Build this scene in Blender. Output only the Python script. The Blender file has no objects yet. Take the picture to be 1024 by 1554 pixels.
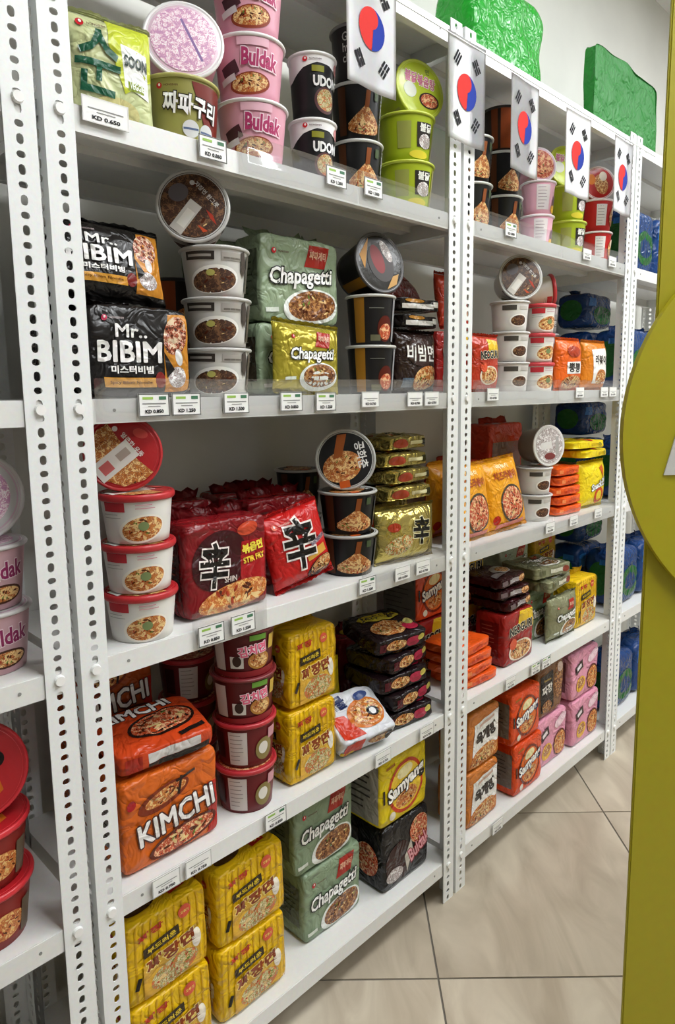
import bpy, bmesh, math, random
from mathutils import Vector, Matrix, noise

random.seed(7)
SC = bpy.context.scene
COL = SC.collection
PI = math.pi

# ------------------------------------------------------------------ camera
F_PX, PPX, PPY = 1038.0, 512.0, 737.5
CAM = Vector((0.0, -0.9, 1.245))
RIGHT = Vector((0.70647352, -0.70761664, -0.01318559))
DOWN = Vector((-0.10609422, -0.08746601, -0.99050175))
FWD = Vector((0.69974222, 0.70116217, -0.13686646))
cd = bpy.data.cameras.new('camera')
cd.sensor_fit = 'VERTICAL'
cd.sensor_height = 36.0
cd.sensor_width = 36.0 * 1024 / 1554
cd.lens = F_PX / 1554 * 36.0
cd.shift_x = 0.0
cd.shift_y = -(1554 / 2 - PPY) / 1554
cd.clip_start = 0.02
cam = bpy.data.objects.new('camera', cd)
COL.objects.link(cam)
M = Matrix((RIGHT, -DOWN, -FWD)).transposed().to_4x4()
M.translation = CAM
cam.matrix_world = M
SC.camera = cam

# ------------------------------------------------------------------ light and exposure
SC.view_settings.view_transform = 'Standard'
SC.view_settings.look = 'None'
SC.view_settings.gamma = 1.0
SC.view_settings.use_curve_mapping = False
SC.view_settings.exposure = 0.0
W = bpy.data.worlds.new('world')
SC.world = W
W.use_nodes = True
W.node_tree.nodes['Background'].inputs[0].default_value = (0.9, 0.95, 1.0, 1)
W.node_tree.nodes['Background'].inputs[1].default_value = 0.3
LAMP_STRENGTH = 20.0
LAMP_SPOTS = [(0.7, -0.95), (1.75, -0.95), (2.8, -0.95), (3.85, -0.95), (0.7, -2.1), (1.75, -2.1), (2.8, -2.1)]
ROOM = dict(x0=-2.2, x1=5.6, y0=-3.0, y1=0.345, h=2.85)


# ------------------------------------------------------------------ materials
def lin(c):
    c = c / 255.0
    return c / 12.92 if c <= 0.04045 else ((c + 0.055) / 1.055) ** 2.4


def rgb(h):
    if not isinstance(h, str):
        return tuple(lin(v) for v in h) + (1.0,)
    h = h.lstrip('#')
    return tuple(lin(int(h[i:i + 2], 16)) for i in (0, 2, 4)) + (1.0,)


MATS = {}


def mat(col, rough=0.45, kind='plain', bump=0.0, bscale=60.0, metal=0.0, spec=0.5):
    key = (col, rough, kind, bump, bscale, metal, spec)
    if key in MATS:
        return MATS[key]
    m = bpy.data.materials.new('%s_%s' % (kind, col.lstrip('#')))
    m.use_nodes = True
    nt = m.node_tree
    b = nt.nodes['Principled BSDF']
    b.inputs['Base Color'].default_value = rgb(col)
    b.inputs['Roughness'].default_value = rough
    b.inputs['Metallic'].default_value = metal
    b.inputs['Specular IOR Level'].default_value = spec
    tc = nt.nodes.new('ShaderNodeTexCoord')
    n = nt.nodes.new('ShaderNodeTexNoise')
    n.inputs['Scale'].default_value = bscale
    n.inputs['Detail'].default_value = 3.0
    nt.links.new(tc.outputs['Object'], n.inputs['Vector'])
    # a little tonal variation in the colour
    mx = nt.nodes.new('ShaderNodeMix')
    mx.data_type = 'RGBA'
    mx.blend_type = 'MULTIPLY'
    mx.inputs[0].default_value = 0.12
    mx.inputs[6].default_value = rgb(col)
    nt.links.new(n.outputs['Color'], mx.inputs[7])
    nt.links.new(mx.outputs[2], b.inputs['Base Color'])
    if bump:
        bp = nt.nodes.new('ShaderNodeBump')
        bp.inputs['Strength'].default_value = bump
        bp.inputs['Distance'].default_value = 0.004
        nt.links.new(n.outputs['Fac'], bp.inputs['Height'])
        nt.links.new(bp.outputs['Normal'], b.inputs['Normal'])
    MATS[key] = m
    return m


def crinkle(m, rough, strength=0.75, scale=26.0):
    """sharp creases of thin packaging film, as relief"""
    nt = m.node_tree
    b = nt.nodes['Principled BSDF']
    tc = nt.nodes.new('ShaderNodeTexCoord')
    n = nt.nodes.new('ShaderNodeTexNoise')
    n.inputs['Scale'].default_value = scale
    n.inputs['Detail'].default_value = 2.5
    n.inputs['Distortion'].default_value = 0.7
    nt.links.new(tc.outputs['Object'], n.inputs['Vector'])
    s_ = nt.nodes.new('ShaderNodeMath'); s_.operation = 'SUBTRACT'; s_.inputs[1].default_value = 0.5
    a_ = nt.nodes.new('ShaderNodeMath'); a_.operation = 'ABSOLUTE'
    nt.links.new(n.outputs['Fac'], s_.inputs[0])
    nt.links.new(s_.outputs[0], a_.inputs[0])
    bp = nt.nodes.new('ShaderNodeBump')
    bp.inputs['Strength'].default_value = strength
    bp.inputs['Distance'].default_value = 0.022
    nt.links.new(a_.outputs[0], bp.inputs['Height'])
    nt.links.new(bp.outputs['Normal'], b.inputs['Normal'])
    b.inputs['Roughness'].default_value = rough


def film(col, metal=0.0, rough=0.27):
    key = ('filmx', col, metal, rough)
    if key not in MATS:
        m = mat(col, rough, 'film%d' % len(MATS), 0.0, 38.0, metal, 0.38)
        crinkle(m, rough)
        MATS[key] = m
    return MATS[key]


def food(name, cols, scale=125.0):
    if name in MATS:
        return MATS[name]
    m = bpy.data.materials.new(name)
    m.use_nodes = True
    nt = m.node_tree
    b = nt.nodes['Principled BSDF']
    b.inputs['Roughness'].default_value = 0.35
    tc = nt.nodes.new('ShaderNodeTexCoord')
    n = nt.nodes.new('ShaderNodeTexNoise')
    n.inputs['Scale'].default_value = scale
    n.inputs['Detail'].default_value = 4
    n.inputs['Distortion'].default_value = 4.0
    v = nt.nodes.new('ShaderNodeTexVoronoi')
    v.inputs['Scale'].default_value = scale * 1.1
    nt.links.new(tc.outputs['Object'], n.inputs['Vector'])
    nt.links.new(tc.outputs['Object'], v.inputs['Vector'])
    ad = nt.nodes.new('ShaderNodeMath')
    ad.operation = 'MULTIPLY_ADD'
    nt.links.new(v.outputs['Distance'], ad.inputs[0])
    ad.inputs[1].default_value = 0.45
    nt.links.new(n.outputs['Fac'], ad.inputs[2])
    r = nt.nodes.new('ShaderNodeValToRGB')
    e = r.color_ramp.elements
    k = len(cols)
    pos = [0.42 + 0.42 * i / (k - 1) for i in range(k)]
    e[0].position, e[0].color = pos[0], rgb(cols[0])
    e[1].position, e[1].color = pos[-1], rgb(cols[-1])
    for p, c in zip(pos[1:-1], cols[1:-1]):
        q = e.new(p)
        q.color = rgb(c)
    nt.links.new(ad.outputs[0], r.inputs['Fac'])
    nt.links.new(r.outputs['Color'], b.inputs['Base Color'])
    MATS[name] = m
    return m


FOOD = {
    'f_orange': [(74, 22, 8), (168, 74, 22), (208, 138, 56), (176, 48, 26), (232, 188, 112)],
    'f_brown': [(28, 15, 10), (74, 42, 24), (138, 90, 48), (90, 26, 18), (192, 138, 80)],
    'f_black': [(12, 8, 8), (42, 24, 18), (85, 48, 31), (26, 15, 12), (122, 85, 56)],
    'f_red': [(58, 8, 8), (138, 26, 18), (208, 96, 48), (160, 32, 24), (240, 192, 144)],
    'f_mix': [(42, 18, 8), (138, 60, 20), (207, 132, 52), (138, 40, 18), (236, 200, 136)],
    'f_veg': [(74, 58, 18), (176, 138, 72), (232, 216, 176), (122, 138, 48), (200, 106, 64)],
    'f_pink': [(208, 138, 168), (240, 200, 216), (255, 255, 255), (224, 168, 192), (200, 144, 184)],
    'f_grey': [(87, 80, 76), (138, 132, 128), (200, 196, 192), (106, 58, 52), (232, 230, 228)],
    'f_pep': [(18, 12, 10), (58, 28, 20), (106, 58, 32), (176, 68, 40), (216, 192, 160)],
}


PRINT_STYLE = ['film']


def M_(c):
    """colour code -> material for printing on film, card or cloth"""
    st = PRINT_STYLE[0]
    key = ('print', st, c)
    if key not in MATS:
        if c in FOOD:
            m = food(c + '_' + st, FOOD[c])
        else:
            m = mat(c, {'film': 0.27, 'card': 0.36, 'cloth': 0.85}[st], 'print_' + st, 0.0, 60.0, 0.0, {'film': 0.35, 'card': 0.25, 'cloth': 0.15}[st])
        if st == 'film':
            crinkle(m, 0.27)
        MATS[key] = m
    return MATS[key]


def steel_white():
    m = mat('#eef0ef', 0.38, 'painted_steel', 0.05, 180.0)
    return m


STEEL = steel_white()
STEEL_SHELF = mat('#e6e6e3', 0.35, 'shelf_paint', 0.04, 120.0)
CAPMAT = mat('#f4f4f2', 0.3, 'cap')


def guard_mat():
    m = bpy.data.materials.new('clear_plastic')
    m.use_nodes = True
    nt = m.node_tree
    nt.nodes.clear()
    out = nt.nodes.new('ShaderNodeOutputMaterial')
    tr = nt.nodes.new('ShaderNodeBsdfTransparent')
    tr.inputs[0].default_value = (0.96, 0.965, 0.97, 1)
    gl = nt.nodes.new('ShaderNodeBsdfGlossy')
    gl.inputs['Roughness'].default_value = 0.1
    df = nt.nodes.new('ShaderNodeBsdfDiffuse')
    df.inputs[0].default_value = (0.9, 0.91, 0.93, 1)
    tc = nt.nodes.new('ShaderNodeTexCoord')
    n = nt.nodes.new('ShaderNodeTexNoise')
    n.inputs['Scale'].default_value = 6
    n.inputs['Detail'].default_value = 1
    nt.links.new(tc.outputs['Object'], n.inputs['Vector'])
    bp = nt.nodes.new('ShaderNodeBump')
    bp.inputs['Strength'].default_value = 1.0
    bp.inputs['Distance'].default_value = 0.03
    nt.links.new(n.outputs['Fac'], bp.inputs['Height'])
    nt.links.new(bp.outputs['Normal'], gl.inputs['Normal'])
    m1 = nt.nodes.new('ShaderNodeMixShader')
    m1.inputs[0].default_value = 0.10
    nt.links.new(tr.outputs[0], m1.inputs[1])
    nt.links.new(df.outputs[0], m1.inputs[2])
    m2 = nt.nodes.new('ShaderNodeMixShader')
    m2.inputs[0].default_value = 0.16
    nt.links.new(m1.outputs[0], m2.inputs[1])
    nt.links.new(gl.outputs[0], m2.inputs[2])
    nt.links.new(m2.outputs[0], out.inputs[0])
    return m


GUARD = guard_mat()


# ------------------------------------------------------------------ object helpers
def link(name, data, parent=None):
    o = bpy.data.objects.new(name, data)
    COL.objects.link(o)
    if parent:
        o.parent = parent
    return o


def tag(o, label, cat, group=None, kind=None):
    if label:
        o['label'] = label
    if cat:
        o['category'] = cat
    if group:
        o['group'] = group
    if kind:
        o['kind'] = kind
    return o


def mesh_of(bm, name, mats, smooth=False):
    me = bpy.data.meshes.new(name)
    bm.to_mesh(me)
    bm.free()
    for m in (mats if isinstance(mats, (list, tuple)) else [mats]):
        me.materials.append(m)
    if smooth:
        for p in me.polygons:
            p.use_smooth = True
    return me


def box(bm, x0, x1, y0, y1, z0, z1, mi=0):
    vs = [bm.verts.new((x, y, z)) for z in (z0, z1) for y in (y0, y1) for x in (x0, x1)]
    for f in ((0, 2, 3, 1), (4, 5, 7, 6), (0, 1, 5, 4), (2, 6, 7, 3), (0, 4, 6, 2), (1, 3, 7, 5)):
        fc = bm.faces.new([vs[i] for i in f])
        fc.material_index = mi


def cyl(bm, c, r, h, axis='Y', n=14, r2=None):
    r2 = r if r2 is None else r2
    a, b = [], []
    for i in range(n):
        t = 2 * PI * i / n
        u, v = math.cos(t), math.sin(t)
        if axis == 'Y':
            a.append(bm.verts.new((c[0] + r * u, c[1], c[2] + r * v)))
            b.append(bm.verts.new((c[0] + r2 * u, c[1] + h, c[2] + r2 * v)))
        else:
            a.append(bm.verts.new((c[0] + r * u, c[1] + r * v, c[2])))
            b.append(bm.verts.new((c[0] + r2 * u, c[1] + r2 * v, c[2] + h)))
    for i in range(n):
        j = (i + 1) % n
        bm.faces.new((a[i], a[j], b[j], b[i]))
    bm.faces.new(a[::-1])
    bm.faces.new(b)


def struct(name, bm, m, parent=None, label=None):
    o = link(name, mesh_of(bm, name, m), parent)
    if not parent:
        o['kind'] = 'structure'
        if label:
            o['label'] = label
    return o


# ------------------------------------------------------------------ room shell
def noise_mat(name, c1, c2, scale, rough, stretch=(1, 1, 1), bump=0.0, detail=6, dist=0.0):
    m = bpy.data.materials.new(name)
    m.use_nodes = True
    nt = m.node_tree
    b = nt.nodes['Principled BSDF']
    b.inputs['Roughness'].default_value = rough
    tc = nt.nodes.new('ShaderNodeTexCoord')
    mp = nt.nodes.new('ShaderNodeMapping')
    mp.inputs['Scale'].default_value = stretch
    n = nt.nodes.new('ShaderNodeTexNoise')
    n.inputs['Scale'].default_value = scale
    n.inputs['Detail'].default_value = detail
    n.inputs['Distortion'].default_value = dist
    r = nt.nodes.new('ShaderNodeValToRGB')
    r.color_ramp.elements[0].position = 0.32
    r.color_ramp.elements[1].position = 0.68
    r.color_ramp.elements[0].color = rgb(c1)
    r.color_ramp.elements[1].color = rgb(c2)
    nt.links.new(tc.outputs['Object'], mp.inputs[0])
    nt.links.new(mp.outputs[0], n.inputs['Vector'])
    nt.links.new(n.outputs['Fac'], r.inputs[0])
    nt.links.new(r.outputs[0], b.inputs['Base Color'])
    if bump:
        bp = nt.nodes.new('ShaderNodeBump')
        bp.inputs['Strength'].default_value = bump
        bp.inputs['Distance'].default_value = 0.002
        nt.links.new(n.outputs['Fac'], bp.inputs['Height'])
        nt.links.new(bp.outputs[0], b.inputs['Normal'])
    return m


WALLM = noise_mat('wall_paint', '#dcdcd6', '#e6e6e0', 3.0, 0.75, bump=0.05)
WALLD = noise_mat('far_wall_paint', '#a5a29d', '#b2afa9', 3.0, 0.8, bump=0.05)
rx0, rx1, ry0, ry1, rh = ROOM['x0'], ROOM['x1'], ROOM['y0'], ROOM['y1'], ROOM['h']
bm = bmesh.new(); box(bm, rx0, rx1, ry1, ry1 + 0.12, -0.05, rh)
struct('wall_back', bm, WALLM)
bm = bmesh.new(); box(bm, rx0, rx1, ry0 - 0.12, ry0, -0.05, rh)
struct('wall_front', bm, WALLD)
bm = bmesh.new(); box(bm, rx0 - 0.12, rx0, ry0, ry1, -0.05, rh)
struct('wall_left', bm, WALLD)
bm = bmesh.new(); box(bm, rx1, rx1 + 0.12, ry0, ry1, -0.05, rh)
struct('wall_right', bm, WALLM)
bm = bmesh.new(); box(bm, rx0 - 0.12, rx1 + 0.12, ry0 - 0.12, ry1 + 0.12, rh, rh + 0.1)
struct('ceiling', bm, mat('#efefec', 0.8, 'ceiling_paint'))

# floor: grout bed with diagonal stone tiles
bm = bmesh.new(); box(bm, rx0, rx1, ry0, ry1, -0.06, -0.002)
floor = struct('floor', bm, mat('#6d665d', 0.9, 'grout'))
TILE = 0.573
g = 0.0022
bm = bmesh.new(); box(bm, g, TILE - g, g, TILE - g, -0.012, 0.0)
TM = []
for k, (a, b_) in enumerate((('#a89a86', '#c9bda9'), ('#a39683', '#c4b8a4'), ('#ad9f8b', '#cdc2ae'))):
    TM.append(noise_mat('stone_tile_%d' % k, a, b_, 3.2 + 0.4 * k, 0.32, (1.0, 2.6, 1), 0.03, 8, 1.2))
tile_meshes = []
base = mesh_of(bm, 'tile', TM[0])
for k in range(3):
    me = base.copy(); me.materials[0] = TM[k]; tile_meshes.append(me)
ca = Vector((1, 1, 0)).normalized(); cb = Vector((-1, 1, 0)).normalized()
CROSS = Vector((1.873, -0.12, 0))
cnt = 0
for i in range(-8, 8):
    for j in range(-8, 8):
        o_ = CROSS + ca * (i * TILE) + cb * (j * TILE)
        c_ = o_ + ca * TILE / 2 + cb * TILE / 2
        if -0.9 < c_.x < 4.6 and -2.2 < c_.y < 0.7 and c_.y - 0.41 < ry1:
            t = link('tile', tile_meshes[(i * 5 + j * 3) % 3], floor)
            t.location = o_
            t.rotation_euler = (0, 0, PI / 4)
            cnt += 1

# ceiling lamps (the room's own light)
em = bpy.data.materials.new('lamp_diffuser')
em.use_nodes = True
nt = em.node_tree
nt.nodes.clear()
o1 = nt.nodes.new('ShaderNodeOutputMaterial')
e1 = nt.nodes.new('ShaderNodeEmission')
e1.inputs[0].default_value = (0.96, 0.985, 1.0, 1)
e1.inputs[1].default_value = LAMP_STRENGTH
nt.links.new(e1.outputs[0], o1.inputs[0])
bm = bmesh.new()
for s in ((-0.30, 0.30, -0.30, -0.285), (-0.30, 0.30, 0.285, 0.30), (-0.30, -0.285, -0.285, 0.285), (0.285, 0.30, -0.285, 0.285)):
    box(bm, s[0], s[1], s[2], s[3], -0.02, 0)
lamp_frame = mesh_of(bm, 'frame', CAPMAT)
bm = bmesh.new(); box(bm, -0.284, 0.284, -0.284, 0.284, -0.012, -0.002)
lamp_diff = mesh_of(bm, 'diffuser', em)
ORD = ['first', 'second', 'third', 'fourth']
for li, (lx, ly) in enumerate(LAMP_SPOTS):
    e = link('ceiling_light', None)
    e.location = (lx, ly, rh)
    tag(e, 'square white ceiling light panel, %s from the left in the row %s the shelves' % (ORD[li if li < 4 else li - 4], 'nearest' if li < 4 else 'farther from'), 'light', 'ceiling light panels')
    link('frame', lamp_frame, e)
    link('diffuser', lamp_diff, e)

# ------------------------------------------------------------------ slotted-angle shelving
PITCH, UW, UD = 0.906, 0.896, 0.30
UX = [-0.518, 0.388, 1.295, 2.200]
ZT = {'F': 1.985, 'A': 1.618, 'B': 1.239, 'C': 0.872, 'D': 0.492, 'E': 0.108}
LIP = 0.034
PH, PW, TH = 2.0, 0.040, 0.002
HP = 0.018


def slot_cell(bm, w, z0, z1, vert, place):
    """one cell of a punched strip: outer rectangle with an oblong hole, both skins and the hole wall"""
    cx, cz = w * 0.53, (z0 + z1) / 2
    hw, hh = (0.0044, 0.0064) if vert else (0.0056, 0.0042)
    r = min(hw, hh) * 0.95
    pts = []
    for sx, sz, a0 in ((1, 1, 0), (-1, 1, 90), (-1, -1, 180), (1, -1, 270)):
        for k in range(3):
            t = math.radians(a0 + 45 * k)
            pts.append((cx + sx * (hw - r) + r * math.cos(t), cz + sz * (hh - r) + r * math.sin(t)))
    out = [(w, z1), (0, z1), (0, z0), (w, z0)]
    H, O = {}, {}
    for s, dpt in ((0, 0.0), (1, TH)):
        H[s] = [bm.verts.new(place(p[0], dpt, p[1])) for p in pts]
        O[s] = [bm.verts.new(place(p[0], dpt, p[1])) for p in out]
        for q in range(4):
            h = H[s][q * 3:q * 3 + 3]
            bm.faces.new((O[s][q], h[0], h[1], h[2]))
            bm.faces.new((O[s][q], h[2], H[s][(q * 3 + 3) % 12], O[s][(q + 1) % 4]))
    for k in range(12):
        bm.faces.new((H[0][k], H[0][(k + 1) % 12], H[1][(k + 1) % 12], H[1][k]))


def post_mesh(mirror, back):
    """slotted angle: one flange along x, one along y"""
    bm = bmesh.new()
    sx = -1 if mirror else 1
    sy = -1 if back else 1
    n = int(PH / HP)
    for k in range(n):
        z0, z1 = k * HP, (k + 1) * HP
        slot_cell(bm, PW, z0, z1, k % 2 == 0, lambda a, d, z: (sx * a, sy * d, z))
        slot_cell(bm, PW, z0, z1, k % 2 == 1, lambda a, d, z: (sx * d, sy * a, z))
    z0, z1 = n * HP, PH
    box(bm, min(0, sx * PW), max(0, sx * PW), min(0, sy * TH), max(0, sy * TH), z0, z1)
    box(bm, min(0, sx * TH), max(0, sx * TH), min(0, sy * PW), max(0, sy * PW), z0, z1)
    bmesh.ops.recalc_face_normals(bm, faces=bm.faces)
    return mesh_of(bm, 'post', STEEL)


POSTS = {(m, b): post_mesh(m, b) for m in (0, 1) for b in (0, 1)}


def shelf_mesh():
    bm = bmesh.new()
    x0, x1, y0, y1 = TH + 0.001, UW - TH - 0.001, TH + 0.0005, UD - TH - 0.0005
    t = 0.0015
    box(bm, x0, x1, y0, y1, -t, 0)
    box(bm, x0, x1, y0, y0 + t, -LIP, -t)
    box(bm, x0, x1, y1 - t, y1, -LIP, -t)
    box(bm, x0, x0 + t, y0 + t, y1 - t, -LIP, -t)
    box(bm, x1 - t, x1, y0 + t, y1 - t, -LIP, -t)
    box(bm, x0 + t, x1 - t, y0 + t, y0 + 0.016, -LIP, -LIP + t)
    box(bm, x0 + t, x1 - t, y1 - 0.016, y1 - t, -LIP, -LIP + t)
    box(bm, x0 + t, x1 - t, 0.135, 0.165, -0.014, -t)
    bmesh.ops.bevel(bm, geom=[e for e in bm.edges if abs(e.verts[0].co.z) < 1e-6 and abs(e.verts[1].co.z) < 1e-6
                              and abs(e.verts[0].co.y - y0) < 1e-6 and abs(e.verts[1].co.y - y0) < 1e-6],
                    offset=0.0012, segments=2, affect='EDGES')
    return mesh_of(bm, 'shelf', STEEL_SHELF)


SHELF = shelf_mesh()
bm = bmesh.new()
cyl(bm, (0, -0.0045, 0), 0.0066, 0.0045, 'Y', 16, 0.0078)
BOLT = mesh_of(bm, 'bolt', CAPMAT)
bm = bmesh.new()
cyl(bm, (0, -0.0008, 0), 0.0024, 0.0012, 'Y', 10)
RIVET = mesh_of(bm, 'rivet_hole', mat('#8b8b88', 0.5, 'hole'))
unit_names = ['white slotted steel shelf unit at the far left edge, holding pink and red bowls',
              'white slotted steel shelf unit in the centre, nearest whole bay of noodles',
              'white slotted steel shelf unit with four small flags along its top edge',
              'white slotted steel shelf unit holding blue packs beside the yellow board']
for ui, ux in enumerate(UX):
    u = link('shelf_unit', None)
    u.location = (ux, 0, 0)
    tag(u, unit_names[ui], 'shelf', 'white slotted shelf units')
    for mi in (0, 1):
        for bk in (0, 1):
            p = link('post', POSTS[(mi, bk)], u)
            p.location = (UW if mi else 0, UD if bk else 0, 0)
            if bk == 0:
                for kz, z in ZT.items():
                    b = link('bolt', BOLT, p)
                    b.location = ((-1 if mi else 1) * PW * 0.52, 0, z - 0.013)
    for kz, z in ZT.items():
        s = link('shelf', SHELF, u)
        s.location = (0, 0, z)
        for xx in (0.073, UW - 0.073):
            r = link('rivet_hole', RIVET, s)
            r.location = (xx, TH + 0.0005, -0.016)


# ------------------------------------------------------------------ printing on packs
_txt = {}


def text2d(body, bold=0.0, shear=0.0):
    key = (body, bold, shear)
    if key in _txt:
        return _txt[key]
    if bold and any(ch in body for ch in 'MNWR'):
        # sharp joints: thicken by overlaying shifted copies of the strokes
        V0, F0 = text2d(body, 0.0, shear)
        V, Fc = [], []
        for q in range(8):
            dx, dy = bold * math.cos(q * PI / 4), bold * math.sin(q * PI / 4)
            k0 = len(V)
            V += [(x + dx, y + dy) for x, y in V0]
            Fc += [tuple(i + k0 for i in f) for f in F0]
        _txt[key] = (V, Fc)
        return V, Fc
    c = bpy.data.curves.new('t', 'FONT')
    c.body = body
    c.resolution_u = 2
    c.offset = bold
    c.shear = shear
    c.align_x = 'LEFT'
    c.space_line = 0.85
    o = bpy.data.objects.new('t', c)
    COL.objects.link(o)
    bpy.context.view_layer.update()
    me = bpy.data.meshes.new_from_object(o.evaluated_get(bpy.context.evaluated_depsgraph_get()))
    V = [(v.co.x, v.co.y) for v in me.vertices]
    Fc = [tuple(p.vertices) for p in me.polygons]
    bpy.data.objects.remove(o)
    bpy.data.curves.remove(c)
    bpy.data.meshes.remove(me)
    _txt[key] = (V, Fc)
    return V, Fc


def T(s, x, y, h, c, w=None, bold=0.02, shear=0.0, rot=0.0, oc=None, ow=0.05):
    return dict(k='T', s=s, x=x, y=y, h=h, c=c, w=w, bold=bold, shear=shear, rot=rot, oc=oc, ow=ow)


def E(x, y, rx, ry, c, rot=0.0, a0=0, a1=360):
    n = 26
    pts = [(math.cos(math.radians(a0 + (a1 - a0) * i / n)) * rx, math.sin(math.radians(a0 + (a1 - a0) * i / n)) * ry)
           for i in range(n if a1 - a0 >= 360 else n + 1)]
    return dict(k='P', p=pts, x=x, y=y, c=c, rot=rot, rr=(rx, ry))


def Rc(x, y, w, h, c, rot=0.0, sk=0.0):
    return dict(k='P', p=[(-w / 2 - sk, -h / 2), (w / 2 - sk, -h / 2), (w / 2 + sk, h / 2), (-w / 2 + sk, h / 2)], x=x, y=y, c=c, rot=rot)


def P(pts, c, x=0, y=0, rot=0.0):
    return dict(k='P', p=pts, x=x, y=y, c=c, rot=rot)


RED_T, GREEN_T, PALE_T, DARK_T = '#a83a1c', '#6a8434', '#e6c487', '#522410'
TOPPING = {'f_mix': [(DARK_T, 7, 0.13), (PALE_T, 9, 0.15), (GREEN_T, 3, 0.09), (RED_T, 4, 0.10)],
           'f_orange': [(DARK_T, 7, 0.13), (PALE_T, 8, 0.14), (RED_T, 5, 0.12)],
           'f_red': [(DARK_T, 8, 0.13), (PALE_T, 8, 0.14), (GREEN_T, 3, 0.09)],
           'f_brown': [(DARK_T, 9, 0.14), (PALE_T, 6, 0.10), (GREEN_T, 3, 0.09)],
           'f_veg': [(PALE_T, 8, 0.14), (GREEN_T, 5, 0.10), (RED_T, 4, 0.10)],
           'f_black': [(DARK_T, 6, 0.14), (PALE_T, 3, 0.07)]}


def layers(spec):
    """expand one print item to [(verts2d, faces, colour)]"""
    ca_, sa_ = math.cos(math.radians(spec['rot'])), math.sin(math.radians(spec['rot']))
    tr = lambda x, y: (spec['x'] + x * ca_ - y * sa_, spec['y'] + x * sa_ + y * ca_)
    if spec['k'] == 'P':
        res = [([tr(*p) for p in spec['p']], [tuple(range(len(spec['p'])))], spec['c'])]
        if spec['c'] in TOPPING and 'rr' in spec and spec['rr'][0] > 0.016:
            # toppings strewn over the pictured dish
            rx, ry = spec['rr']
            r = random.Random(int(rx * 1e5) + int(spec['y'] * 1e4))
            for col, cnt_, sz in TOPPING[spec['c']]:
                V, Fc = [], []
                for _ in range(cnt_):
                    a, q = r.uniform(0, 2 * PI), math.sqrt(r.random()) * 0.78
                    cx, cy, t0 = q * math.cos(a) * rx, q * math.sin(a) * ry, r.uniform(0, PI)
                    l, w = sz * rx * r.uniform(0.7, 1.3), sz * rx * 0.38
                    k0 = len(V)
                    for m in range(6):
                        u, v = l * math.cos(m * PI / 3), w * math.sin(m * PI / 3)
                        V.append(tr(cx + u * math.cos(t0) - v * math.sin(t0), cy + (u * math.sin(t0) + v * math.cos(t0)) * 0.8))
                    Fc.append(tuple(range(k0, k0 + 6)))
                res.append((V, Fc, col))
        return res
    V, Fc = text2d(spec['s'], spec['bold'], spec['shear'])
    if not V:
        return []
    x0, x1 = min(v[0] for v in V), max(v[0] for v in V)
    y0, y1 = min(v[1] for v in V), max(v[1] for v in V)
    sy = spec['h'] / (y1 - y0)
    sx = spec['w'] / (x1 - x0) if spec['w'] else sy
    cx, cy = (x0 + x1) / 2, (y0 + y1) / 2
    res = []
    if spec['oc']:
        V2, F2 = text2d(spec['s'], spec['bold'] + spec['ow'], spec['shear'])
        res.append(([tr((a - cx) * sx, (b - cy) * sy) for a, b in V2], F2, spec['oc']))
    res.append(([tr((a - cx) * sx, (b - cy) * sy) for a, b in V], Fc, spec['c']))
    return res


def print_mesh(name, faces, surf, L=0.011):
    """faces: {face: [specs]}; surf(face, x, y, eps) -> Vector"""
    bm = bmesh.new()
    mats, idx = [], {}
    for face, specs in faces.items():
        lay = 0
        for sp in specs:
            for V, Fc, c in layers(sp):
                b2 = bmesh.new()
                vs = [b2.verts.new((x, y, 0)) for x, y in V]
                for f in Fc:
                    try:
                        b2.faces.new([vs[i] for i in f])
                    except ValueError:
                        pass
                bmesh.ops.triangulate(b2, faces=b2.faces)
                for _ in range(5):
                    le = [e for e in b2.edges if e.calc_length() > L]
                    if not le:
                        break
                    bmesh.ops.subdivide_edges(b2, edges=le, cuts=1)
                    bmesh.ops.triangulate(b2, faces=b2.faces)
                if c not in idx:
                    idx[c] = len(mats)
                    mats.append(M_(c))
                mp = {}
                eps = sp.get('e', 0) + 0.0010 + 0.00013 * lay
                for v in b2.verts:
                    mp[v] = bm.verts.new(surf(face, v.co.x, v.co.y, eps))
                for f in b2.faces:
                    try:
                        nf = bm.faces.new([mp[v] for v in f.verts])
                        nf.material_index = idx[c]
                        nf.smooth = True
                    except ValueError:
                        pass
                b2.free()
                lay += 1
    return mesh_of(bm, name, mats)


def prints(faces, surf, L=0.011):
    """split into art and lettering meshes; returns list of (name, mesh)"""
    art = {f: [s for s in sp if s['k'] == 'P'] for f, sp in faces.items()}
    let = {f: [dict(s, e=0.0008 + 0.00022 * 0) for s in sp if s['k'] == 'T'] for f, sp in faces.items()}
    n_art = max([len(v) for v in art.values()] + [0])
    for f in let:
        for s in let[f]:
            s['e'] = 0.00013 * min(14, n_art * 1.6)
    out = []
    if any(art.values()):
        out.append(('printed_picture', print_mesh('printed_picture', art, surf, L)))
    if any(let.values()):
        out.append(('lettering', print_mesh('lettering', let, surf, L)))
    return out


# ------------------------------------------------------------------ pack shapes
def wrink(p, seed, amp, freq=24.0):
    q = p * freq + Vector((seed * 3.1, seed * 1.7, seed * 2.3))
    return amp * (noise.noise(q) + 0.5 * noise.noise(q * 2.1))


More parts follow.
